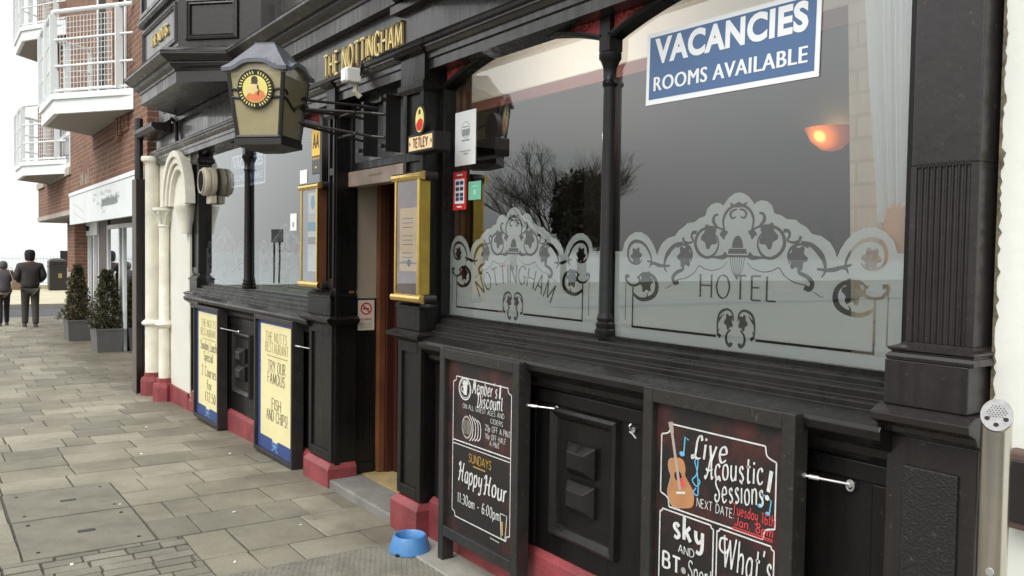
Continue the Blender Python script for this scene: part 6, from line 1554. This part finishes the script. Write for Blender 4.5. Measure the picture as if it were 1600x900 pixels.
# railing on the sea wall
r = root('sea_railing', (0, 44, -.26), 'pale tall railings along the sea front in the distance', 'railing')
m = MB(); m.box(-5, 8, 44, 44.2, -.3, -.08); m.build('base_wall', M['prom'], r)
wm = mat('railing_paint', (.62, .68, .70), .5)
m = MB(); m.box(-5, 8, 44.06, 44.11, 1.10, 1.15); m.box(-5, 8, 44.06, 44.11, .0, .05); m.build('rail', wm, r)
m = MB()
for i in range(95): m = MB(); m.box(-5 + i * .137, -5 + i * .137 + .028, 44.07, 44.10, -.06, 1.30); m.build('picket', wm, r)
for i in range(6):
    x = -2.9 + i * 2.1; m = MB(); m.box(x, x + .2, 44.0, 44.22, -.1, 1.32); m.build('gate_post', M['whitemetal'], r)
# litter bin on the promenade
r = root('litter_bin', (2.55, 42.4, -.255), 'black square litter bin with a small gold emblem on the promenade before the railings', 'litter bin')
cx, cy, z = 2.52, 42.6, -.255
m = MB(); m.loft([[(cx + a * s, cy + b * s, z + zz) for a, b in ((-1, -1), (1, -1), (1, 1), (-1, 1))] for s, zz in ((.33, 0), (.35, .04), (.35, 1.02), (.38, 1.04), (.38, 1.10))]); m.build('bin_body', M['bin'], r, bevel=.02)
m = MB(); m.loft([[(cx + a * s, cy + b * s, z + zz) for a, b in ((-1, -1), (1, -1), (1, 1), (-1, 1))] for s, zz in ((.35, 1.10), (.36, 1.28), (.30, 1.36), (.12, 1.42), (.0, 1.43))]); m.build('bin_hood', M['bin'], r, bevel=.02)
m = MB(); m.box(cx - .22, cx - .04, cy - .366, cy - .358, z + 1.13, z + 1.25); m.box(cx + .04, cx + .22, cy - .366, cy - .358, z + 1.13, z + 1.25); m.build('bin_slot', M['dark'], r)
m = MB(); m.box(cx + .0, cx + .14, cy - .358, cy - .350, z + .55, z + .75); m.build('bin_emblem', mat('dull_gold', (.26, .19, .07), .5), r)
r = root('sign_post', (2.95, 43.2, -.26), 'dark post with a small board behind the litter bin', 'post')
m = MB(); m.box(2.72, 3.2, 43.3, 43.36, .75, 1.5); m.build('sign_board', M['bin'], r); m = MB(); m.tube([(2.95, 43.33, -.26), (2.95, 43.33, .8)], .04, 8); m.build('pole', M['bin'], r)

# ================================================================== ACROSS THE ROAD (seen in the window reflections)
def bare_tree(x, y, z, H, seed, label):
    r = root('bare_tree', (x, y, z), label, 'tree', 'bare winter trees across the road'); rnd = random.Random(seed); m = MB()
    def grow(p, d, L, rad, lv):
        q = p + d * L; mid = p + d * L * .5 + Vector((rnd.uniform(-.06, .06), rnd.uniform(-.06, .06), 0)) * L
        m.tube([p, mid, q], [rad, rad * .85, rad * .65], 5 if lv > 1 else 3, cap=False)
        if lv == 0: return
        for i in range(rnd.choice([3, 3, 4]) if lv > 1 else 3):
            a = rnd.uniform(0, 6.283); t = rnd.uniform(.25, .75)
            nd = (d + Vector((math.cos(a), math.sin(a), rnd.uniform(-.1, .55))) * t).normalized()
            grow(q if i < 2 else p.lerp(q, rnd.uniform(.5, .95)), nd, L * rnd.uniform(.62, .85), max(.0045, rad * .58), lv - 1)
    t = MB(); t.tube([(x, y, z), (x + .05, y, z + H * .22)], [.22, .16], 10); t.build('trunk', M['bark'], r)
    for i in range(5):
        a = i * 1.257 + rnd.uniform(-.3, .3); grow(Vector((x + .05, y, z + H * .2)), Vector((math.cos(a) * .9, math.sin(a) * .9, .75)).normalized(), H * .25, .09, 6)
    m.build('crown', M['bark'], r)
bare_tree(-27, 37.6, -.3, 8.6, 3, 'bare spreading tree across the road behind the dark evergreen')
r = root('evergreen_tree', (-25, 33.6, -.3), 'round clipped dark evergreen across the road', 'tree'); rnd = random.Random(2)
m = MB(); m.tube([(-25, 33.6, -.4), (-25, 33.6, 3.0)], [.3, .2], 10); m.build('trunk', M['bark'], r)
m = MB(); core = MB()
for i in range(15000):
    v = Vector((rnd.gauss(0, 1), rnd.gauss(0, 1), rnd.gauss(0, 1))).normalized(); a = math.atan2(v.y, v.x)
    rr = (1.45 + .12 * math.sin(a * 5 + v.z * 6) + .08 * math.sin(a * 9 - v.z * 11)) * rnd.uniform(.45, 1.03)
    p = Vector((-25, 33.6, 3.85)) + Vector((v.x * rr, v.y * rr, v.z * rr * 1.28)); d = (v + Vector((rnd.uniform(-1, 1), rnd.uniform(-1, 1), rnd.uniform(-1, 1)))).normalized(); s = d.cross(v + Vector((.1, .2, .3))).normalized(); L = rnd.uniform(.16, .34)
    m.face(p, p + d * L * .5 + s * L * .4, p + d * L, p + d * L * .5 - s * L * .4)
m.build('crown', M['leafdark'], r)
def lamp_col(x, y, H, label):
    r = root('street_lamp', (x, y, -.3), label, 'street lamp', 'street lamps across the road')
    m = MB(); m.tube([(x, y, -.3), (x, y, H)], [.07, .045], 8); m.build('column', M['bin'], r)
    m = MB(); m.box(x - .1, x + .1, y - .1, y + .75, H - .02, H + .1); m.build('lamp_head', M['bin'], r)
lamp_col(-25, 43.2, 4.75, 'dark street lamp across the road beside the bare tree'); lamp_col(-22, 92, 7.5, 'tall street lamp far down the road opposite')
r = root('road_sign', (-15, 50.3, -.3), 'twin-post road sign board on the far pavement', 'sign')
m = MB(); m.box(-15.05, -15.0, 49.4, 51.3, 2.15, 2.95); m.build('sign_board', M['bin'], r)
m = MB(); m.tube([(-15, 49.9, -.3), (-15, 49.9, 2.2)], .06, 8); m.build('pole', M['bin'], r); m = MB(); m.tube([(-15, 50.8, -.3), (-15, 50.8, 2.2)], .06, 8); m.build('pole', M['bin'], r)
# small litter on the paving
rnd = random.Random(12)
lit = MB(); lit.hexa([(-.012, -.006, 0), (.012, -.008, 0), (.011, .007, 0), (-.010, .008, 0)], [(-.011, -.006, .004), (.010, -.007, .006), (.011, .006, .003), (-.010, .007, .005)])
first = None
for x, y in ((-.92, 7.3), (-1.35, 5.75), (-.55, 4.75), (-1.75, 4.75), (-1.05, 4.35), (-.62, 8.6), (-1.6, 9.2), (-.33, 6.9), (-1.2, 12.4), (-.8, 5.2)):
    if first is None:
        o = first = tag(lit.build('litter_scrap', M['paper'], None, (0, 0, 0)), 'tiny pale scrap of litter lying on the paving', 'litter', 'scraps of litter on the paving')
    else:
        o = first.copy(); COL.objects.link(o)
    o.location = (x, y, zg(y) + .002); o.rotation_euler = (0, 0, rnd.uniform(0, 6.28)); k = rnd.uniform(.5, 1.0); o.scale = (k, k, k)
